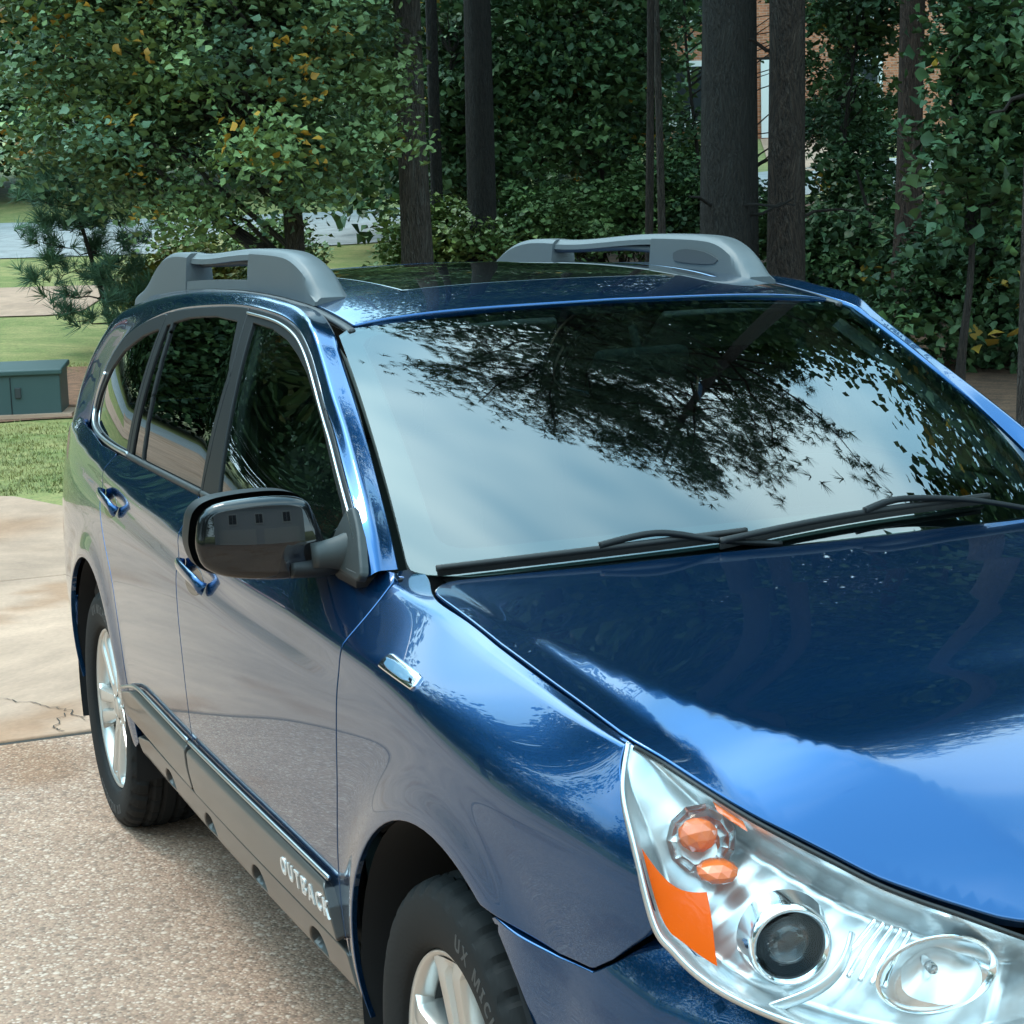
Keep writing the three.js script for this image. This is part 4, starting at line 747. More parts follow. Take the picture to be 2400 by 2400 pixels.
// ---- rear end
{
  const BX = (z, y) => [-3.855 + .11 * Math.pow(Math.abs(z) / .77, 5) + .55 * Math.pow(Math.max(0, y - 1.02), 1.3) - .02 * sstep(.9, .6, y), y, z], o = [-1, 0, 0];
  const sym = (h) => [...h, ...h.slice().reverse().map(([z, y]) => [-z, y])];
  mesh('tailgate', panel(BX, sym([[.58, .64], [.60, .85], [.60, 1.04], [.66, 1.10], [.64, 1.13]]), { out: o, step: .03 }), M.paint, car);
  mesh('rear_window', panel(BX, sym([[.64, 1.135], [.60, 1.40], [.56, 1.425]]), { out: o, step: .04, t: .01 }), M.glassDark, car);
  mesh('rear_bumper', panel((z, y) => { const p = BX(z, y); return [p[0] - .03 * sstep(.66, .60, y), p[1], p[2]]; }, sym([[.60, .34], [.735, .36], [.745, .60], [.74, .625]]), { out: o, step: .03 }), M.paint, car);
  both('tail_lamp', panel(BX, [[.605, .80], [.612, 1.04], [.665, 1.095], [.735, 1.06], [.745, .82]], { out: o, step: .02 }), M.red, car, (m, s) => {
    const g = panel(offS(.004), smoothPoly([[-3.56, 1.055], [-3.60, 1.02], [-3.70, .85], [-3.735, .83], [-3.735, .95], [-3.70, 1.06], [-3.60, 1.085]], 1), { step: .015, r: .003, t: .012 });
    mesh('tail_lamp_side', s > 0 ? g : mirrorZ(g), M.amber, m);
  });
  mesh('rear_spoiler', panel((x, z) => [x, R(x, z) + .004 - .25 * Math.max(0, -3.52 - x), z], sym([[-3.47, .56], [-3.62, .54]].map(([x, z]) => [z, x])).map(([z, x]) => [x, z]), { out: [0, 1, 0], step: .03, t: .02 }), M.paint, car);
}
// ---- cabin
{
  const box = (w, h, d, r, o) => xf(new RoundedBoxGeometry(w, h, d, 3, r), o);
  const dp = []; for (let i = 0; i <= 24; i++) { const z = lerp(-.72, .72, i / 24); const k = 1 - .25 * Math.pow(Math.abs(z) / .72, 3), hood = .045 * Math.exp(-(((z + .37) / .17) ** 2)); dp.push([[-.36 - .30 * z * z, 1.092 - .055 * z * z, z], [-.56, 1.055 - .02 * z * z, z], [-.72, 1.035 + hood, z], [-.84, 1.02 + hood * 1.3, z], [-.885, .985 + hood, z], [-.86, .90, z], [-.82, .72, z], [-.75, .5, z]]); }
  const dg = gridGeo(dp); { if (dg.attributes.normal.getY(12 * 8 + 2) < 0) { const ix = dg.index.array; for (let i = 0; i < ix.length; i += 3) { const t = ix[i]; ix[i] = ix[i + 1]; ix[i + 1] = t; } dg.computeVertexNormals(); } }
  mesh('dashboard', dg, M.inDark, car);
  mesh('cabin_floor', box(2.7, .08, 1.5, .02, { t: [-1.9, .36, 0] }), M.inDark, car);
  mesh('centre_console', box(1.0, .34, .22, .04, { t: [-1.25, .56, 0] }), M.inDark, car);
  for (const [x, z, k] of [[-1.42, .37, 1], [-1.42, -.37, 1], [-2.38, .36, 0], [-2.38, -.36, 0]]) {
    const s = new THREE.Group(); s.name = 'seat'; s.position.set(x, 0, z); car.add(s);
    mesh('cushion', box(.52, .17, .50, .06, { t: [.10, .53, 0], r: [0, 0, .10] }), M.inTan, s);
    mesh('backrest', box(.17, .66, .49, .07, { t: [-.25, .87, 0], r: [0, 0, .26] }), M.inTan, s);
    mesh('headrest', box(.11, .17, .27, .05, { t: [-.37, 1.275, 0], r: [0, 0, .18] }), M.inTan, s);
    mesh('headrest_posts', merge([tube([[-.335, 1.16, .06], [-.365, 1.24, .06]], .006), tube([[-.335, 1.16, -.06], [-.365, 1.24, -.06]], .006)]), M.satin, s).userData.kind = 'stuff';
  }
  const sw = new THREE.Group(); sw.name = 'steering_wheel'; sw.position.set(-1.0, 1.0, -.37); sw.rotation.set(0, 0, -.42); car.add(sw);
  mesh('wheel_rim', xf(new THREE.TorusGeometry(.185, .016, 10, 48), { r: [0, Math.PI / 2, 0] }), M.inDark, sw);
  mesh('airbag_cover', box(.05, .12, .15, .03, {}), M.inDark, sw);
  for (const a of [0, Math.PI, -Math.PI / 2]) mesh('spoke', box(.02, .04, .13, .01, { t: [.005, Math.sin(a) * .12, Math.cos(a) * .12], r: [a, 0, 0] }), M.inGrey, sw);
  mesh('headliner', panel((x, z) => [x, R(x, z) - .035, z], [[-1.22, -.58], [-1.18, 0], [-1.22, .58], [-3.3, .58], [-3.3, -.58]], { step: .08, r: 0, t: 0, gap: 0, out: [0, -1, 0] }), M.headliner, car);
  for (const z of [.34, -.34]) mesh('sun_visor', box(.02, .15, .42, .009, { t: [-1.235, 1.45, z], r: [0, 0, -.95] }), M.headliner, car);
  const rv = mesh('rear_view_mirror', box(.045, .065, .24, .02, { t: [-1.03, 1.40, 0], r: [0, .15, -.2] }), M.inDark, car); mesh('mirror_stalk', tube([[-1.07, 1.475, 0], [-1.04, 1.42, 0]], .010), M.inDark, rv);
  const tr = []; for (let v = .02; v <= 1.0; v += .06) { const p = W(.985, v), q = W(.90, v); tr.push([add3(p, [-.03, -.03, 0]), add3(p, [-.045, -.055, -.02]), add3(q, [-.03, -.035, 0])]); }
  both('pillar_trim', gridGeo(tr), M.headliner, car);
  const mid = []; for (const y of [.42, .8, 1.1]) mid.push([y]);
  both('door_trim', panel((x, y) => [x, y, S(x, Math.min(y, 1.05)) - .07], [[-.55, .40], [-.55, 1.09], [-2.5, 1.10], [-3.3, 1.10], [-3.3, .40]], { step: .08, r: 0, t: 0, gap: 0, out: [0, 0, -1] }), M.inGrey, car);
  both('belt_ledge', sweep([[-.55, 1.092, .785], [-1.5, 1.095, .79], [-2.5, 1.10, .79], [-3.2, 1.11, .75]], [[-.035, -.02], [.035, -.02], [.035, .008], [-.035, .008]]), M.inDark, car);
  both('pillar_trim', merge([sweep([[-1.58, 1.08, .79], [-1.60, 1.3, .745], [-1.66, 1.51, .66]], [[-.015, -.05], [.015, -.05], [.015, .05], [-.015, .05]], [1, 0, 0])]), M.inGrey, car);
  both('seat_belt', sweep([[-1.62, 1.36, .70], [-1.60, 1.0, .72], [-1.55, .6, .74]], [[-.002, -.022], [.002, -.022], [.002, .022], [-.002, .022]], [1, 0, 0]), M.inGrey, car);
}
// ---------------------------------------------------------------- vegetation
const texBark = dtex(512, (u, v, o) => { const a = u * 2 * Math.PI, b = v * 2 * Math.PI; const P = (f, g, s) => fbm(Math.cos(a) * f + s, Math.sin(a) * f + Math.cos(b) * g, Math.sin(b) * g - s, 4); const k = 1 + P(5, 2.4, 2) * .85 + P(14, 7, 5) * .5, w = clamp(P(2, 1, 8), 0, 1); const c = [.115, .085, .068]; for (let m = 0; m < 3; m++) o[m] = lin2s(clamp(lerp(c[m], [.16, .145, .13][m], w) * k, .01, 1)); });
const texBarkH = dtex(512, (u, v, o) => { const a = u * 2 * Math.PI, b = v * 2 * Math.PI; const P = (f, g, s) => fbm(Math.cos(a) * f + s, Math.sin(a) * f + Math.cos(b) * g, Math.sin(b) * g - s, 4); o[0] = o[1] = o[2] = clamp(.5 + P(5, 2.4, 2) * .7 + P(14, 7, 5) * .35, 0, 1); }, { srgb: false });
const barkMat = (c = [1, 1, 1]) => { const t = texBark.clone(), h = texBarkH.clone(); t.needsUpdate = h.needsUpdate = true; return std({ map: t, bumpMap: h, bumpScale: .05, roughness: .95, color: rgb(...c) }); };
const BK = { brown: barkMat([.40, .36, .33]), pale: barkMat([.80, .85, .85]), dark: barkMat([.15, .165, .165]), red: barkMat([.75, .58, .50]) };
const leafMat = () => std({ color: rgb(1, 1, 1), vertexColors: true, roughness: .6, side: THREE.DoubleSide });
const LM = leafMat(), NM = std({ color: rgb(1, 1, 1), vertexColors: true, roughness: .8, side: THREE.DoubleSide });
function leafCluster(seed, n, size, spread, fine = false) {
  const r = rng(seed), pos = [], idx = [];
  for (let k = 0; k < n; k++) {
    const c = [(r() - .5) * 2 * spread, (r() - .5) * 1.4 * spread, (r() - .5) * 2 * spread], q = new THREE.Quaternion().setFromEuler(new THREE.Euler((r() - .5) * 1.5, r() * 6.28, (r() - .5) * 1.5)), L = size * (.7 + .6 * r()), w = L * (.36 + .12 * r()), f = L * .12;
    const b = pos.length / 3;
    for (const p of fine ? [[0, 0, 0], [w * .55, f * .5, L * .10], [w * 1.15, f, L * .38], [w * .62, f * .6, L * .60], [0, -L * .08, L], [-w * .62, f * .6, L * .60], [-w * 1.15, f, L * .38], [-w * .55, f * .5, L * .10]] : [[0, 0, 0], [w, f, L * .45], [0, -L * .08, L], [-w, f, L * .45]]) { const v = new THREE.Vector3(...p).applyQuaternion(q); pos.push(v.x + c[0], v.y + c[1], v.z + c[2]); }
    if (fine) for (let j = 1; j < 7; j++) idx.push(b, b + j, b + j + 1); else idx.push(b, b + 1, b + 2, b, b + 2, b + 3);
  }
  const g = geo(pos, null, idx); g.setAttribute('normal', g.attributes.normal); return g;
}
function needleTuft(seed, n, len, w = .0035) {
  const r = rng(seed), pos = [], idx = [];
  for (let k = 0; k < n; k++) { const a = r() * 6.28, e = .15 + r() * 1.1, d = [Math.sin(e) * Math.cos(a), Math.cos(e), Math.sin(e) * Math.sin(a)], L = len * (.7 + .5 * r()), s = norm3(cross3(d, [r() - .5, r() - .5, r() - .5])), o = [0, (r() - .5) * .06, 0], b = pos.length / 3; pos.push(...add3(o, s, w), ...add3(o, s, -w), ...add3(add3(o, d, L * .6), s, w), ...add3(o, d, L)); idx.push(b, b + 1, b + 2, b + 1, b + 3, b + 2); }
  return geo(pos, null, idx);
}
const LEAF = { big: [1, 2].map(s => leafCluster(s, 10, .082, .17, true)), mid: [3, 4].map(s => leafCluster(s, 11, .066, .16, true)), sm: [13, 14].map(s => leafCluster(s, 11, .07, .16)), far: [5, 6].map(s => leafCluster(s, 9, .20, .42)), needle: [7, 8].map(s => needleTuft(s, 34, .17)), needleBig: [9, 10, 15].map(s => needleTuft(s, 24, .21, .0055)) };
const _m = new THREE.Matrix4(), _q = new THREE.Quaternion(), _v = new THREE.Vector3(), _s = new THREE.Vector3(), _e = new THREE.Euler(), _c = new THREE.Color();
// pts: [x, y, z, scale, r, g, b]; every leaf is real geometry, one mesh per crown
function crown(name, pts, geoms, mat, parent, seed, upright = 1) {
  const r = rng(seed), nv = pts.reduce((a, _, i) => a + geoms[i % geoms.length].attributes.position.count, 0), ni = pts.reduce((a, _, i) => a + geoms[i % geoms.length].index.count, 0);
  const pos = new Float32Array(nv * 3), nor = new Float32Array(nv * 3), col = new Float32Array(nv * 3), idx = new Uint32Array(ni); let v = 0, k = 0;
  pts.forEach((p, i) => {
    const g = geoms[i % geoms.length], P = g.attributes.position, N = g.attributes.normal, I = g.index.array, s = p[3];
    _e.set((r() - .5) * upright, r() * 6.28, (r() - .5) * upright); _m.makeRotationFromEuler(_e); const e = _m.elements, n = P.count, tw = .85 + .3 * r();
    for (let j = 0; j < I.length; j++) idx[k++] = I[j] + v;
    for (let j = 0; j < n; j++) {
      const x = P.getX(j) * s, y = P.getY(j) * s, z = P.getZ(j) * s, a = N.getX(j), b = N.getY(j), c = N.getZ(j), o = v * 3, t = (j >> 2) % 3 === 0 ? tw : 1;
      pos[o] = p[0] + e[0] * x + e[4] * y + e[8] * z; pos[o + 1] = p[1] + e[1] * x + e[5] * y + e[9] * z; pos[o + 2] = p[2] + e[2] * x + e[6] * y + e[10] * z;
      nor[o] = e[0] * a + e[4] * b + e[8] * c; nor[o + 1] = e[1] * a + e[5] * b + e[9] * c; nor[o + 2] = e[2] * a + e[6] * b + e[10] * c;
      col[o] = p[4] * t; col[o + 1] = p[5] * t; col[o + 2] = p[6] * t; v++;
    }
  });
  const g = new THREE.BufferGeometry(); g.setAttribute('position', new THREE.BufferAttribute(pos, 3)); g.setAttribute('normal', new THREE.BufferAttribute(nor, 3)); g.setAttribute('color', new THREE.BufferAttribute(col, 3)); g.setIndex(new THREE.BufferAttribute(idx, 1));
  const o = mesh(name, g, mat, parent); o.userData.kind = 'stuff'; TRI += ni / 3; return o;
}
let TRI = 0;
function trunkGeo(path, rad, { seg = 14, wob = .08, seed = 1 } = {}) {
  const n = path.length, pos = [], uv = [], idx = []; let L = 0;
  for (let i = 0; i < n; i++) {
    if (i) L += Math.hypot(...sub3(path[i], path[i - 1]));
    const t = norm3(sub3(path[Math.min(n - 1, i + 1)], path[Math.max(0, i - 1)])), s = norm3(cross3(Math.abs(t[1]) > .8 ? [1, 0, 0] : [0, 1, 0], t)), w = cross3(t, s);
    for (let j = 0; j <= seg; j++) { const a = j / seg * 2 * Math.PI, k = rad[i] * (1 + wob * fbm(Math.cos(a) * 1.3 + seed, L * .8, Math.sin(a) * 1.3, 3)); pos.push(...add3(add3(path[i], s, Math.cos(a) * k), w, Math.sin(a) * k)); uv.push(j / seg * Math.max(1, Math.round(rad[0] * 6.28 / .5)), L / 1.1); }
  }
  for (let i = 0; i < n - 1; i++) for (let j = 0; j < seg; j++) { const a = i * (seg + 1) + j, c = a + seg + 1; idx.push(a, a + 1, c, a + 1, c + 1, c); }
  const g = geo(pos, null, idx, uv), nn = g.attributes.normal; for (let i = 0; i < n; i++) { const a = i * (seg + 1), b = a + seg; const v = norm3([nn.getX(a) + nn.getX(b), nn.getY(a) + nn.getY(b), nn.getZ(a) + nn.getZ(b)]); nn.setXYZ(a, ...v); nn.setXYZ(b, ...v); }
  return g;
}
const branchPath = (a, b, sag, r, n = 6) => { const p = []; for (let i = 0; i <= n; i++) { const t = i / n; p.push([lerp(a[0], b[0], t) + (i && i < n ? (r() - .5) * .12 : 0), lerp(a[1], b[1], t) + sag * Math.sin(Math.PI * t) + (i && i < n ? (r() - .5) * .1 : 0), lerp(a[2], b[2], t) + (i && i < n ? (r() - .5) * .12 : 0)]); } return p; };
// crown volumes given as ellipsoids [x, y, z, rx, ry, rz] relative to the base
function fillCrown(vols, count, r, { clump = .42, per = 26, shell = .55, size = [.8, 1.3], cols, odd = 0, oddCol = [.4, .25, .03], side = null }) {
  const tot = vols.reduce((a, v) => a + v[3] * v[4] * v[5], 0), pts = [], cl = [];
  for (const v of vols) { const k = Math.max(1, Math.round(count / per * v[3] * v[4] * v[5] / tot)); for (let i = 0; i < k; i++) { let d; do { d = [r() * 2 - 1, r() * 2 - 1, r() * 2 - 1]; } while (Math.hypot(...d) > 1); const l = Math.hypot(...d) || 1, m = Math.pow(l, shell) / l; cl.push([v[0] + d[0] * m * v[3], v[1] + d[1] * m * v[4], v[2] + d[2] * m * v[5], .75 + .5 * r()]); } }
  const gs = () => (r() + r() + r() - 1.5) * 1.15;
  for (const c of cl) { const tone = .72 + .56 * r(), base = cols[Math.floor(r() * cols.length)]; for (let i = 0; i < per; i++) { const od = r() < odd * (side ? side(c) : 1), k = tone * (.8 + .4 * r()), b = od ? oddCol : base; pts.push([c[0] + gs() * clump * c[3], c[1] + gs() * clump * .7 * c[3], c[2] + gs() * clump * c[3], lerp(size[0], size[1], r()), b[0] * k, b[1] * k, b[2] * k]); } }
  return [pts, cl];
}
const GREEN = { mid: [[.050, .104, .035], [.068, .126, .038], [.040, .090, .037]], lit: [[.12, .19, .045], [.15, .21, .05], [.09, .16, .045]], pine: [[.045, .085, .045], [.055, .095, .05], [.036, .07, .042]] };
function tree(name, label, cat, base, o) {
  const r = rng(o.seed), t = group(numbered(name), base), H = o.h, lean = o.lean || [0, 0];
  tag(t, label, cat, o.group);
  const n = 16, path = [], rad = []; for (let i = 0; i <= n; i++) { const q = i / n; path.push([lean[0] * q + (o.wig || .12) * Math.sin(q * 5 + o.seed) * q, H * q - (i ? 0 : .15), lean[1] * q + (o.wig || .12) * Math.cos(q * 4 + o.seed) * q]); rad.push(o.r * (1 - q * (o.taper || .62)) * (1 + .45 * Math.exp(-q * H / .35))); }
  mesh('trunk', trunkGeo(path, rad, { seg: 16, wob: o.wob || .12, seed: o.seed }), o.bark || BK.brown, t);
  if (o.vols) {
    const [pts, cl] = fillCrown(o.vols, o.count, r, { cols: GREEN.mid, ...o.fill });
    const at = (y) => { const q = clamp(y / H, 0, 1), i = Math.min(n - 1, Math.floor(q * n)), k = q * n - i; return path[i].map((v, j) => lerp(v, path[i + 1][j], k)); };
    const nb = Math.min(cl.length, o.limbs || 22), lg = []; for (let i = 0; i < nb; i++) { const c = cl[Math.floor(i * cl.length / nb)], y0 = clamp(c[1] - (.4 + r() * .8) * Math.hypot(c[0], c[2]) * .7, H * (o.limb0 || .25), H * .97), a = at(y0), p = branchPath(a, c, .15, r); const r0 = Math.max(.012, o.r * .28 * (1 - y0 / H) + .01); lg.push(trunkGeo(p, p.map((_, k) => r0 * (1 - .8 * k / (p.length - 1))), { seg: 6, wob: .05, seed: i })); }
    if (lg.length) mesh('limbs', mergeGeometries(lg), o.bark || BK.brown, t).userData.kind = 'stuff';
    crown('crown', pts, o.leaf || LEAF.mid, o.mat || LM, t, o.seed + 5, o.upright || 1.2);
  }
  return t;
}
const loc = (base, s, l, y) => { const p = gp(s, l); return [p[0] - base[0], y - base[1], p[1] - base[2]]; };
const vol = (base, s, px, py, rl, ry) => { const l = (px - 1200) / 4494 * s, y = 1.733 + (495 - py) / 4494 * s; return [...loc(base, s, l, y), rl, ry, rl]; };
// the leafy sweetgum-like tree beyond the drive
{
  const b = ptc(18, 720);
  tree('leafy_tree', 'low branching broadleaf tree with scattered yellow leaves beside the street', 'tree', b, { seed: 11, h: 7.5, r: .10, bark: BK.pale, count: 5600, leaf: LEAF.mid, limbs: 130, limb0: .12,
    vols: [vol(b, 18, 540, 60, 1.75, 1.4), vol(b, 18, 300, 140, 1.0, 1.1), vol(b, 17.4, 540, 330, 1.25, .7), vol(b, 17.8, 800, 200, .62, 1.0), vol(b, 18.4, 740, -120, 1.1, 1.2), vol(b, 17.8, 230, 380, .5, .36), vol(b, 17.8, 380, 450, .55, .28), vol(b, 18, 420, -250, 1.7, 1.3), vol(b, 17.6, 930, 390, .42, .30), vol(b, 17.6, 820, 400, .5, .4)],
    fill: { cols: [[.125, .20, .085], [.155, .225, .08], [.095, .17, .09]], clump: .34, odd: .02, oddCol: [.42, .22, .025], size: [.6, 1.45], side: (c) => 1 + 3 * sstep(-.5, -2.5, lOf(c[0] + b[0], c[2] + b[2]) + 2.2) } });
}
// tall trunks behind the car, left to right
const TALL = [
  [19, 1000, .155, [.1, .05], BK.pale, 17, 'tall pale grey trunk rising behind the leafy tree', 31],
  [21, 1050, .07, [.2, .1], BK.dark, 13, 'slim dark trunk just right of the pale grey trunk', 32],
  [20.5, 1152, .155, [-.1, .0], BK.dark, 18, 'dark straight trunk standing between pale trunk and roof rail', 33],
  [20, 1531, .043, [.45, -.1], BK.brown, 13, 'thin brown trunk, one of a close pair before brick house', 34],
  [20.3, 1568, .043, [.3, .2], BK.pale, 13, 'thin greyish trunk paired with a thin brown trunk', 35],
  [18.5, 1772, .085, [.1, -.1], BK.dark, 15, 'slim dark trunk leaning against thickest trunk', 37],
  [20, 2135, .14, [.1, -.2], BK.red, 18, 'reddish brown trunk at the dark edge of the wood', 39],
  [19.5, 2182, .055, [.5, -1.2], BK.red, 11, 'slender pinkish trunk close beside reddish brown trunk', 40],
  [18, 2248, .085, [.9, -2.0], BK.pale, 13, 'leaning grey trunk at the dark edge of the wood', 41],
  [24, 2330, .12, [.0, .0], BK.dark, 17, 'dark trunk deep in the shaded wood', 42],
  [26, 1390, .10, [.1, .0], BK.dark, 16, 'distant dark trunk seen over the sunroof', 43],
  [28, 1290, .09, [.1, .0], BK.dark, 16, 'far slim trunk among dark foliage over the sunroof', 44],
  [27, 1985, .11, [.1, .1], BK.brown, 17, 'distant brown trunk in front of the pale path', 45],
];
for (const [s, px, r, lean, bark, h, label, seed] of TALL) {
  const b = ptc(s, px), big = r > .11, R0 = big ? 2.5 : 1.4, k = h * .70;
  tree('tall_tree', label, 'tree', b, { seed, h, r, lean, bark, taper: .6, count: big ? 1500 : 450, leaf: LEAF.far, limb0: .5, limbs: big ? 26 : 12, group: 'trees behind the car',
    vols: [[lean[0] * .8, k + 1.2, lean[1] * .8, R0, h * .17, R0], [lean[0] * .6 + 1.2, k - .8, lean[1] * .6 - .9, R0 * .6, h * .10, R0 * .6], [lean[0] * .9 - 1, h * .92, lean[1] * .9 + .7, R0 * .7, h * .11, R0 * .7]], fill: { cols: GREEN.mid, clump: .75, per: 14, size: [.8, 1.3] } });
}
// understorey saplings with broad leaves between the trunks
const UNDER = [
  [15.5, 2262, 2.6, [[2300, 340, .26, .4], [2380, 430, .3, .35], [2310, 170, .28, .4], [2400, 220, .3, .5], [2215, 480, .16, .16], [2320, 545, .24, .16]], GREEN.mid, 'young maple with broad leaves in front of leaning grey trunk', 51, 520],
  [22.5, 1420, 3.4, [[1420, 60, .8, 1.1], [1330, 250, .7, .7], [1440, 360, .5, .45], [1250, 60, .7, .9]], GREEN.mid, 'dark leafy sapling filling the gap over the sunroof', 52, 1300],
  [22, 1120, 3, [[1085, 160, .5, .9], [1210, 330, .5, .6], [1090, 420, .35, .4]], GREEN.mid, 'leafy sapling between pale and dark trunks', 53, 760],
  [23, 2010, 3, [[1995, 60, .55, .7], [2060, 340, .45, .5], [1990, 470, .5, .4], [2040, 560, .6, .4]], GREEN.mid, 'leafy sapling between thick brown and reddish trunks', 54, 800],
  [24, 1480, 2.4, [[1480, 30, .45, .55], [1490, 230, .45, .6], [1450, 450, .6, .5]], GREEN.mid, 'small dark sapling beside the pair of thin trunks', 55, 700],
  [17.5, 2330, 2.2, [[2330, 760, .9, .5], [2250, 650, .5, .3], [2390, 600, .6, .6]], GREEN.mid, 'low shaded bush at the dark edge of the wood', 56, 900],
  [21, 2030, 1.6, [[2010, 640, .6, .42], [2080, 720, .5, .4], [1960, 560, .35, .3]], GREEN.mid, 'dark bush right of the thick brown trunk', 57, 700],
  [27, 1650, 4, [[1610, 30, .40, .40], [1600, 330, .35, .25], [1930, 40, .45, .45], [1920, 210, .35, .35], [1970, 330, .45, .35]], GREEN.mid, 'loose sapling whose leaves half hide the brick house', 59, 330],
  [21, 2300, 4, [[2290, -60, .8, .6], [2080, -80, .6, .5], [2390, 60, .5, .8]], GREEN.mid, 'high leafy sapling over the leaning grey trunk', 58, 700],
];
for (const [s, px, h, vs, cols, label, seed, count] of UNDER) { const b = ptc(s, px); tree('sapling', label, 'tree', b, { seed, h, r: .035, bark: BK.brown, count, leaf: LEAF.big, limbs: 44, limb0: .15, wig: .25, vols: vs.map(v => vol(b, s, v[0], v[1], v[2], v[3])), fill: { cols, clump: .30, per: 12, size: [.55, 1.5], odd: .01 } }); }
// sunlit and shaded shrubs along the far side of the roof
const SHRUB = [
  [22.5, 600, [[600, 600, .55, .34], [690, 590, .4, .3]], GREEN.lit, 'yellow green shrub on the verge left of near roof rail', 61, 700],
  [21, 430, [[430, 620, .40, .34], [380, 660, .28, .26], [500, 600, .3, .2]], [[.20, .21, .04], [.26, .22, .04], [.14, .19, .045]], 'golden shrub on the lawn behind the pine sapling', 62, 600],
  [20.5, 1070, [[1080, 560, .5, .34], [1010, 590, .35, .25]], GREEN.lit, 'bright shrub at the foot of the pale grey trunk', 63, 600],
  [21.5, 1270, [[1270, 540, .6, .36], [1370, 560, .5, .3]], [[.075, .14, .045], [.10, .17, .05]], 'green shrub behind the sunroof', 64, 800],
  [22, 1470, [[1470, 520, .6, .40], [1380, 500, .4, .3]], [[.075, .14, .045], [.10, .17, .05]], 'green shrub behind far roof rail', 65, 800],
  [22, 1620, [[1630, 520, .5, .36], [1590, 450, .35, .3]], GREEN.mid, 'green shrub at the foot of the pair of thin trunks', 66, 700],
  [22, 1790, [[1790, 560, .45, .4]], GREEN.mid, 'small shrub between the two thickest trunks', 67, 420],
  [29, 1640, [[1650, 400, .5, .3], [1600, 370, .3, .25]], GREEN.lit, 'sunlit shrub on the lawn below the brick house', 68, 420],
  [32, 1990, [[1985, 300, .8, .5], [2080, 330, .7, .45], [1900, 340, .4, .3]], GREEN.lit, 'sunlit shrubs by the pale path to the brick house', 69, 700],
];
for (const [s, px, vs, cols, label, seed, count] of SHRUB) {
  const b = ptc(s, px), r = rng(seed), t = group(numbered('shrub'), b); tag(t, label, 'shrub');
  const [pts, cl] = fillCrown(vs.map(v => vol(b, s, ...v)), count, r, { cols, clump: .22, per: 14, size: [.7, 1.15], shell: .7 });
  const st = cl.filter((_, i) => i % 3 === 0).map((c, i) => { const p = branchPath([(r() - .5) * .2, -.1, (r() - .5) * .2], c, .05, r); return trunkGeo(p, p.map((_, k) => .014 * (1 - .7 * k / 6)), { seg: 5, wob: 0, seed: i }); });
  mesh('stems', mergeGeometries(st), BK.brown, t).userData.kind = 'stuff'; crown('foliage', pts, LEAF.sm, LM, t, seed);
}
// pine sapling on the lawn
function pine(name, label, b, o) {
  const r = rng(o.seed), t = group(numbered(name), b); tag(t, label, 'tree', o.group);
  const n = 14, path = [], rad = []; for (let i = 0; i <= n; i++) { const q = i / n; path.push([o.lean[0] * q + .05 * Math.sin(q * 4) * o.h * .05, o.h * q - (i ? 0 : .1), o.lean[1] * q]); rad.push(o.r * (1 - .85 * q)); }
  mesh('trunk', trunkGeo(path, rad, { seg: 12, seed: o.seed }), o.bark || BK.brown, t);
  const lg = [], pts = [];
  if (o.big) for (let k = 0; k < 12; k++) { const q = .08 + r() * .42, i = Math.floor(q * n), a = path[i], az = r() * 6.28, L = .15 + r() * .5, p = branchPath(a, [a[0] + Math.cos(az) * (o.r + L), a[1] + (r() - .4) * .3, a[2] + Math.sin(az) * (o.r + L)], 0, r, 4); lg.push(trunkGeo(p, p.map((_, z) => .022 * (1 - .6 * z / 4)), { seg: 6, wob: .1, seed: k })); }
  for (let k = 0; k < o.whorls; k++) {
    const q = lerp(o.q0, .97, k / (o.whorls - 1)), i = Math.min(n - 1, Math.floor(q * n)), f = q * n - i, a = path[i].map((v, j) => lerp(v, path[i + 1][j], f));
    const nb = o.arms + Math.floor(r() * 2);
    for (let m = 0; m < nb; m++) {
      const az = m / nb * 6.28 + r() * 1.1 + k, L = o.len * (o.shape ? o.shape(q) : (1 - .6 * q)) * (.65 + .6 * r()), up = o.up * L * (.6 + .8 * r()), e = [a[0] + Math.cos(az) * L, a[1] + up, a[2] + Math.sin(az) * L], p = branchPath(a, e, -.10 * L, r, 7);
      const r0 = Math.max(.006, o.r * .32 * (1 - q * .6)); lg.push(trunkGeo(p, p.map((_, z) => r0 * (1 - .8 * z / 7)), { seg: 6, wob: .05, seed: m }));
      for (let z = 0; z < o.tufts; z++) { const u = Math.pow(r(), .55) * .85 + .15, w = p[Math.min(7, Math.round(u * 7))], sp = o.spread * (.4 + r()); const k2 = .75 + .5 * r(), c = GREEN.pine[Math.floor(r() * 3)]; pts.push([w[0] + (r() - .5) * sp, w[1] + (r() - .35) * sp * .8, w[2] + (r() - .5) * sp, .8 + .5 * r(), c[0] * k2 * (o.tint?.[0] || 1), c[1] * k2 * (o.tint?.[1] || 1), c[2] * k2 * (o.tint?.[2] || 1)]); }
    }
  }
  mesh('branches', mergeGeometries(lg), o.bark || BK.brown, t).userData.kind = 'stuff';
  crown('needles', pts, o.big ? LEAF.needleBig : LEAF.needle, NM, t, o.seed, 2.2);
  return t;
}
pine('pine_sapling', 'small leaning pine with soft needles on the lawn near the utility box', ptc(20.4, 292), { seed: 71, h: 2.35, r: .035, lean: [-.16, .52], whorls: 9, q0: .12, arms: 3, len: .85, up: .25, tufts: 17, spread: .20, tint: [1.5, 1.7, 1.7] });
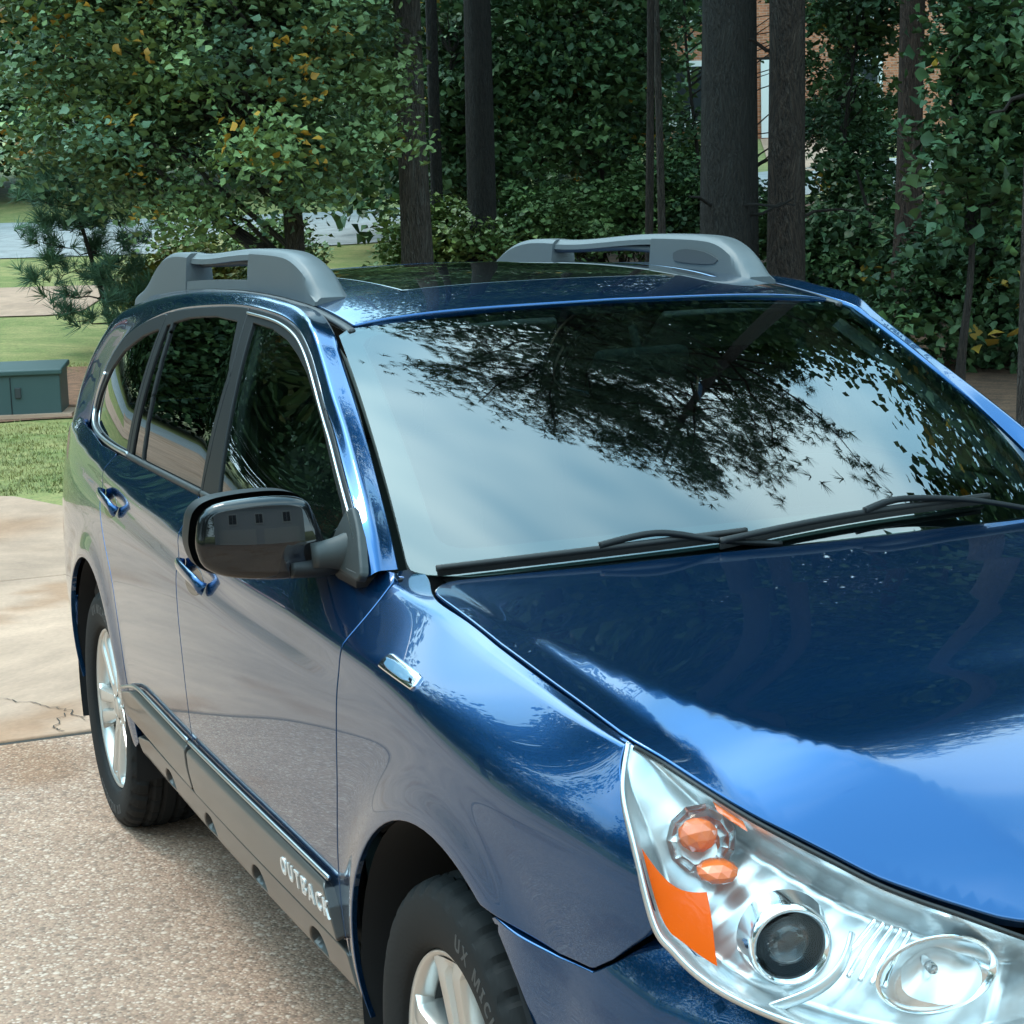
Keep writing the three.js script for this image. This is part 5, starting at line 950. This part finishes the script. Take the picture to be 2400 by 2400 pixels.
// the tall pines on the wood's edge beside the car: outside the picture, seen mirrored in the windscreen
pine('tall_pine', 'tall pine with open whorled branches at the edge of the wood', [-7.8, 0, -6.4], { seed: 72, h: 16.5, r: .17, lean: [.2, .1], whorls: 10, q0: .56, arms: 4, len: 2.3, up: .16, tufts: 60, spread: .8, big: true, shape: (q) => 1.1 - .6 * Math.max(0, q - .6) / .4 });
pine('tall_pine', 'thickest dark trunk, a tall pine standing behind far roof rail', ptc(16.6, 1710), { seed: 73, h: 21, r: .225, lean: [.25, -.1], whorls: 11, q0: .58, arms: 4, len: 3.4, up: .12, tufts: 74, spread: .9, big: true, bark: BK.dark, shape: (q) => 1.1 - .6 * Math.max(0, q - .7) / .3 });
pine('tall_pine', 'thick brown trunk, a tall pine right of the thickest dark trunk', ptc(17, 1850), { seed: 74, h: 20, r: .18, lean: [.25, -.1], whorls: 10, q0: .6, arms: 4, len: 2.8, up: .15, tufts: 66, spread: .85, big: true, bark: BK.brown, shape: (q) => 1.1 - .6 * Math.max(0, q - .7) / .3 });
const SIDE = [[-1.5, -10.5, 10.5, 2.6], [2.5, -11, 11, 2.8], [6.5, -10, 10, 2.7], [-11, -12, 10.5, 2.6], [-4.6, -11.5, 11, 2.5], [10, -12, 12, 3], [-9.5, -15.5, 12, 3], [16, -9, 12, 3.2]];
SIDE.forEach(([x, z, h, R0], i) => tree('edge_tree', ['broadleaf tree beside the drive opposite the windscreen', 'broadleaf tree beyond the left front wing', 'broadleaf tree ahead of the car on its left', 'tall broadleaf tree deep in the wood behind the pines', 'broadleaf tree in the wood left of the windscreen', 'broadleaf tree far ahead of the car', 'tallest broadleaf tree at the back of the wood', 'broadleaf tree at the end of the drive'][i], 'tree', [x, hGround(x, z), z], { seed: 80 + i, h, r: .16, bark: BK.brown, count: 1300, leaf: LEAF.far, limb0: .3, limbs: 24, vols: [[0, h * .68, 0, R0, h * .26, R0], [1.1, h * .45, .6, R0 * .7, h * .18, R0 * .7], [-1, h * .5, -.7, R0 * .7, h * .2, R0 * .7]], fill: { cols: GREEN.mid, clump: .75, per: 16, size: [.9, 1.4], odd: .01 } }));

[[-20.8, 12.8, 15], [-22.6, 11.4, 14], [-18.2, 14.8, 14]].forEach(([x, z, h], i) => tree('lawn_tree', ['tall broadleaf tree on the lawn past the end of the drive', 'broadleaf tree on the lawn nearest the street', 'broadleaf tree on the lawn nearest the drive'][i], 'tree', [x, hGround(x, z), z], { seed: 95 + i, h, r: .2, bark: BK.brown, count: 1200, leaf: LEAF.far, limb0: .3, limbs: 22, vols: [[0, h * .72, 0, 3.1, h * .27, 3.1], [1.2, h * .5, .8, 2.2, h * .16, 2.2], [-1.2, h * .52, -.8, 2.2, h * .17, 2.2]], fill: { cols: GREEN.mid, clump: .75, per: 15, size: [.9, 1.4], odd: .01 } }));
// ---------------------------------------------------------------- farther things and what the car mirrors
{ // woods behind everything, one mass: a few whole crowns of leaves, repeated, turned and stretched
  const r = rng(301), unit = [0, 1, 2, 3].map(k => {
    const q = rng(310 + k), pts = []; for (let i = 0; i < 600; i++) { let d; do { d = [q() * 2 - 1, q() * 2 - 1, q() * 2 - 1]; } while (Math.hypot(...d) > 1 || Math.hypot(...d) < .25); const c = GREEN.mid[Math.floor(q() * 3)], t = .6 + .7 * q(); pts.push([d[0] * 3, 6 + d[1] * 5.8, d[2] * 3, .85 + .8 * q(), c[0] * t, c[1] * t, c[2] * t]); }
    const g = new THREE.Group(), m = crown('unit', pts, LEAF.far, LM, g, 320 + k).geometry; TRI -= m.index.count / 3; return m;
  });
  const woods = (name, label, list) => {
    const w = new THREE.Group(); w.name = name; scene.add(w); w.userData = { kind: 'stuff', label, category: 'woods' };
    unit.forEach((g, k) => { const sel = list.filter((_, i) => i % 4 === k), im = new THREE.InstancedMesh(g, LM, sel.length); im.name = 'foliage'; im.userData.kind = 'stuff'; im.castShadow = im.receiveShadow = true; sel.forEach(([x, y, z, R0, h], i) => { _e.set(0, r() * 6.28, 0); _m.compose(_v.set(x, y, z), _q.setFromEuler(_e), _s.set(R0 / 3, h / 12, R0 / 3)); im.setMatrixAt(i, _m); }); w.add(im); });
  };
  const A = [], add = (s, l, h, R0, y0 = 0) => { const [x, z] = gp(s, l); A.push([x, hGround(x, z) + y0, z, R0, h]); };
  for (let i = 0; i < 30; i++) add(44 + r() * 16, -34 + i * 1.25 + r(), 11 + r() * 6, 3.4);                        // left, beyond the street
  for (let i = 0; i < 22; i++) add(74 + r() * 14, i * 1.9, 14 + r() * 7, 3.8);                                     // behind the brick house
  for (let i = 0; i < 22; i++) add(26 + r() * 14, 9.5 + r() * 16, 10 + r() * 5, 2.8);                              // on the right
  for (let i = 0; i < 9; i++) add(28 + r() * 5, -2.2 + i * .42, 8 + r() * 4, 1.8);
  for (let i = 0; i < 16; i++) add(34 + 8 * r(), -58 + i * 1.7, 10 + r() * 4, 3.2);
  for (let i = 0; i < 15; i++) add(29 + r() * 6, -2.5 + i * 1.25, 7.5 + r() * 5, 2.3, 5.5);
  for (let i = 0; i < 12; i++) add(23 + r() * 6, 5.6 + r() * 7, 3.2, 1.7, -1.2);                                   // undergrowth
  for (let i = 0; i < 12; i++) add(41 + r() * 4, -17 + i * 1.1, 12 + r() * 3, 2.8);
  woods('background_woods', 'dense green woods behind the street and houses', A);
  // trees across the lawn on the car's right and behind the photographer, mirrored in glass and paint
  const B = [], add2 = (x, z, h, R0) => B.push([x, hGround(x, z), z, R0, h]);
  for (let i = 0; i < 18; i++) add2(-46 + i * 2.2 + r() * 2, 23 + i * .5 + r() * 4, 8 + 4 * r(), 2.8);
  for (let i = 0; i < 12; i++) add2(8 + i * 2.6, 22 + r() * 6, 8 + 3 * r(), 2.8);
  for (let i = 0; i < 22; i++) { const a = (162.8 + i * .5) * Math.PI / 180, D = 42 + r() * 10; add2(-1.5 + D * Math.cos(a), .8 + D * Math.sin(a), 17 + r() * 6, 3.2); }
  for (let i = 0; i < 16; i++) { const a = (146 + i * .85) * Math.PI / 180, D = 58 + r() * 8; add2(-1.5 + D * Math.cos(a), .8 + D * Math.sin(a), 20 + r() * 7, 3.8); }
  for (const [x, z, h, R0] of [[6, 14.5, 13, 3], [10.5, 12, 12, 2.8], [1.5, 16.5, 13, 3.2], [-4, 18.5, 13, 3], [-9.5, 20, 12, 3], [13, 16, 13, 3], [21, 12, 12, 3], [23, -3, 13, 3], [5, 20, 14, 3.4], [-1, 21, 13, 3.2]]) add2(x, z, h, R0);
  woods('background_woods_001', 'dark tree line across the lawn from the car', B);
}
const mats = { brick: null };
{
  const t = dtex(512, (u, v, o) => { const a = u * 2 * Math.PI, b = v * 2 * Math.PI, P = (f, s) => fbm(Math.cos(a) * f + s, Math.sin(a) * f + Math.cos(b) * f, Math.sin(b) * f - s, 4); const row = Math.floor(v * 26), k0 = (v * 26) % 1, kx = (u * 9 + (row % 2) * .5) % 1, mort = k0 < .12 || kx < .04; const k = 1 + P(3, 1) * .3 + (Math.sin(row * 12.9 + Math.floor(u * 9 + (row % 2) * .5) * 78.2) * .5) * .35; const c = mort ? [.42, .34, .28] : [.42 * k, .16 * k, .085 * k]; for (let m = 0; m < 3; m++) o[m] = lin2s(clamp(c[m], 0, 1)); });
  mats.brick = mapped(t, .5); mats.white = std({ color: rgb(.78, .79, .78), roughness: .6 }); mats.roof = std({ color: rgb(.10, .095, .09), roughness: .95 }); mats.pane = phy({ color: rgb(.03, .035, .04), roughness: .05, clearcoat: 1 }); mats.siding = std({ color: rgb(.62, .66, .70), roughness: .7 }); mats.garage = std({ color: rgb(.02, .02, .022), roughness: .8 });
}
function house(name, label, pos, turn, o) {
  const h = group(numbered(name), pos); h.rotation.y = turn; tag(h, label, 'house');
  const B = (w, hh, d, x, y, z) => xf(new THREE.BoxGeometry(w, hh, d), { t: [x, y, z] });
  const uvm = (g) => { const p = g.attributes.position, n = g.attributes.normal, uv = g.attributes.uv; for (let i = 0; i < p.count; i++) { const ax = Math.abs(n.getX(i)) > .5; uv.setXY(i, ax ? p.getZ(i) : p.getX(i), p.getY(i)); } return g; };
  mesh('wall', uvm(B(o.w, o.h, o.d, 0, o.h / 2 - .5, 0)), o.mat, h);
  const gs = new THREE.Shape([new THREE.Vector2(-o.w / 2 - .4, 0), new THREE.Vector2(o.w / 2 + .4, 0), new THREE.Vector2(0, o.w * .32)]);
  const rf = mesh('roof', xf(new THREE.ExtrudeGeometry(gs, { depth: o.d + .8, bevelEnabled: false }), { t: [0, o.h - .5, -o.d / 2 - .4] }), mats.roof, h);
  mesh('fascia', merge([sweep([[-o.w / 2 - .42, o.h - .5, o.d / 2 + .43], [0, o.h - .5 + o.w * .32, o.d / 2 + .43]], [[-.12, -.03], [.12, -.03], [.12, .03], [-.12, .03]], [0, 0, 1]), sweep([[o.w / 2 + .42, o.h - .5, o.d / 2 + .43], [0, o.h - .5 + o.w * .32, o.d / 2 + .43]], [[-.12, -.03], [.12, -.03], [.12, .03], [-.12, .03]], [0, 0, 1])]), mats.white, rf);
  mesh('gable', xf(new THREE.ExtrudeGeometry(new THREE.Shape([new THREE.Vector2(-o.w / 2, 0), new THREE.Vector2(o.w / 2, 0), new THREE.Vector2(0, o.w * .30)]), { depth: .1, bevelEnabled: false }), { t: [0, o.h - .52, o.d / 2 + .32] }), o.gable || o.mat, h);
  for (const [x, y, w, hh] of o.windows) { const f = mesh('window', B(w + .24, hh + .24, .08, x, y, o.d / 2 + .03), mats.white, h); mesh('pane', B(w * .46, hh * .94, .04, x - w * .25, y, o.d / 2 + .07), mats.pane, f); mesh('pane', B(w * .46, hh * .94, .04, x + w * .25, y, o.d / 2 + .07), mats.pane, f); }
  for (const [x, y, w, hh, m] of o.doors || []) mesh('garage_door', B(w, hh, .06, x, y, o.d / 2 + .02), m, h);
  return h;
}
// sunlit brick house up the hill, seen between the trunks
{ const b = ptc(63, 1740); house('brick_house', 'sunlit red brick house seen between the trunks up the hill', b, Math.atan2(-GF[0], -GF[1]), { w: 13, h: 6.2, d: 9, mat: mats.brick, windows: [[-1.85, 4.0, 1.1, 1.7], [-4.6, 4.0, 1.1, 1.7], [3.2, 4.0, 1.1, 1.7], [-1.85, 1.0, 1.1, 1.7], [3.2, 1.0, 1.1, 1.7]], doors: [[.8, .8, 1.1, 2.3, mats.white]] }); }
// neighbours across the lawn: mirrored in the front side window and in the mirror shell
house('brick_house', 'brick house with white trim and dark open garage across the drive', [-48, hGround(-48, 23) - .2, 23], Math.PI * .62, { w: 10, h: 4.2, d: 8, mat: mats.brick, windows: [[-3.2, 1.6, 1.2, 1.4]], doors: [[1.6, .9, 4.6, 2.3, mats.garage]] });
house('white_house', 'white sided house with small dark windows behind the photographer', [16.5, 0, 2.6], -Math.PI * .5, { w: 12, h: 5.6, d: 8, mat: mats.siding, gable: mats.white, windows: [[-3.6, 3.4, 1.0, 1.3], [3.4, 3.4, 1.0, 1.3], [0, 3.4, .9, 1.2]], doors: [[-2.9, .9, 4.8, 2.3, mats.white], [2.9, .9, 4.8, 2.3, mats.white]] });
{ // red car parked by the far house: only its mirror image shows
  const c = group('red_parked_car', [-35.5, hGround(-35.5, 13.6) + .03, 13.6]); c.rotation.y = .35; tag(c, 'red sedan parked on the drive before the brick garage', 'car');
  const prof = [[-2.2, .35], [-2.25, .7], [-2.1, .92], [-1.5, .98], [-.8, 1.38], [.5, 1.40], [1.15, .98], [2.0, .86], [2.25, .65], [2.2, .35]], P = [];
  const red = phy({ color: rgb(.24, .022, .012), roughness: .35, metalness: .2, clearcoat: 1, clearcoatRoughness: .03 });
  const body = smoothPoly(prof, 2), sh = new THREE.Shape(body.map(p => new THREE.Vector2(...p)));
  mesh('body', xf(new THREE.ExtrudeGeometry(sh, { depth: 1.5, bevelEnabled: true, bevelThickness: .12, bevelSize: .06, bevelSegments: 3 }), { t: [0, 0, -.75] }), red, c);
  for (const z of [.885, -.885]) mesh('side_window', xf(new THREE.ExtrudeGeometry(new THREE.Shape([[-1.25, 1.0], [-.75, 1.32], [.42, 1.33], [.9, 1.0]].map(p => new THREE.Vector2(...p))), { depth: .01, bevelEnabled: false }), { t: [0, 0, z - .005] }), mats.pane, c);
  for (const x of [-1.4, 1.4]) for (const z of [.76, -.76]) { const w = mesh('wheel', xf(new THREE.CylinderGeometry(.32, .32, .22, 28), { r: [Math.PI / 2, 0, 0], t: [x, .32, z] }), M.tyre, c); mesh('hub_cap', xf(new THREE.CylinderGeometry(.2, .2, .24, 20), { r: [Math.PI / 2, 0, 0], t: [x, .32, z] }), M.alloy, w); }
  for (const z of [.6, -.6]) mesh('headlight', xf(new RoundedBoxGeometry(.12, .14, .34, 2, .04), { t: [2.24, .70, z] }), M.chrome, c);
}
{ // green utility box: a low steel enclosure with a sloped lid
  const b = gp(16.45, -4.33), o = group('utility_box', [b[0], hGround(...b), b[1]]); o.rotation.y = Math.atan2(-GF[0], -GF[1]) + .12; tag(o, 'low dark green metal utility box on straw bed', 'utility box');
  const m = std({ color: rgb(.035, .068, .066), roughness: .5 }), lid = m;
  const c = mesh('cabinet', xf(new RoundedBoxGeometry(1.02, .42, .62, 2, .012), { t: [0, .16, 0] }), m, o);
  mesh('lid', xf(new RoundedBoxGeometry(1.07, .05, .68, 2, .015), { t: [0, .385, 0], r: [.05, 0, 0] }), lid, o);
  mesh('door_seam', xf(new THREE.BoxGeometry(.006, .32, .012), { t: [.1, .17, .312] }), M.dark, c);
  mesh('latch', xf(new RoundedBoxGeometry(.05, .09, .03, 2, .008), { t: [.16, .2, .318] }), M.sailGrey, c);
  mesh('base_pad', xf(new THREE.BoxGeometry(1.2, .1, .8), { t: [0, -.03, 0] }), MW.smooth, o);
}
{ // lawn blades and litter near the drive edge
  const r = rng(401), blade = (() => { const pos = [], idx = []; const q = rng(3); for (let k = 0; k < 9; k++) { const a = q() * 6.28, x = (q() - .5) * .1, z = (q() - .5) * .1, h = .014 + .016 * q(), w = .003, c = Math.cos(a), s = Math.sin(a), b = pos.length / 3; pos.push(x - c * w, 0, z - s * w, x + c * w, 0, z + s * w, x + s * .015, h, z - c * .015); idx.push(b, b + 1, b + 2); } return geo(pos, null, idx); })();
  const pts = []; const inDrive = (x, z) => x > -7.7 || (x > -9.75 && z > lerp(-.1, -1.6, (x + 9.75) / 2)) || (x > -10.1 && z > .6 + (x + 9.75) * -2) || (z > 2.2 && x > -10.9);
  for (let i = 0; i < 13000; i++) { const s = 10.5 + Math.pow(r(), 1.3) * 9, l = -6.5 + r() * 5.5, [x, z] = gp(s, l); if (inDrive(x, z)) continue; if (s > 15.8 && s < 18.8 && l > -5.6 && l < -3.2) continue; const k = .7 + .6 * r(), d = clamp(.45 + fbm(x * .5, 1, z * .5, 3) * .9, 0, 1), c = [lerp(.11, .30, d), lerp(.15, .25, d), lerp(.03, .085, d)]; pts.push([x, hGround(x, z) - .004, z, .8 + .6 * r(), c[0] * k, c[1] * k, c[2] * k]); }
  const g = new THREE.Group(); g.name = 'grass'; scene.add(g); g.userData = { kind: 'stuff', label: 'short patchy lawn grass beside the drive', category: 'grass' };
  crown('blades', pts, [blade], LM, g, 402, .3);
}

renderer.render(scene, camera);
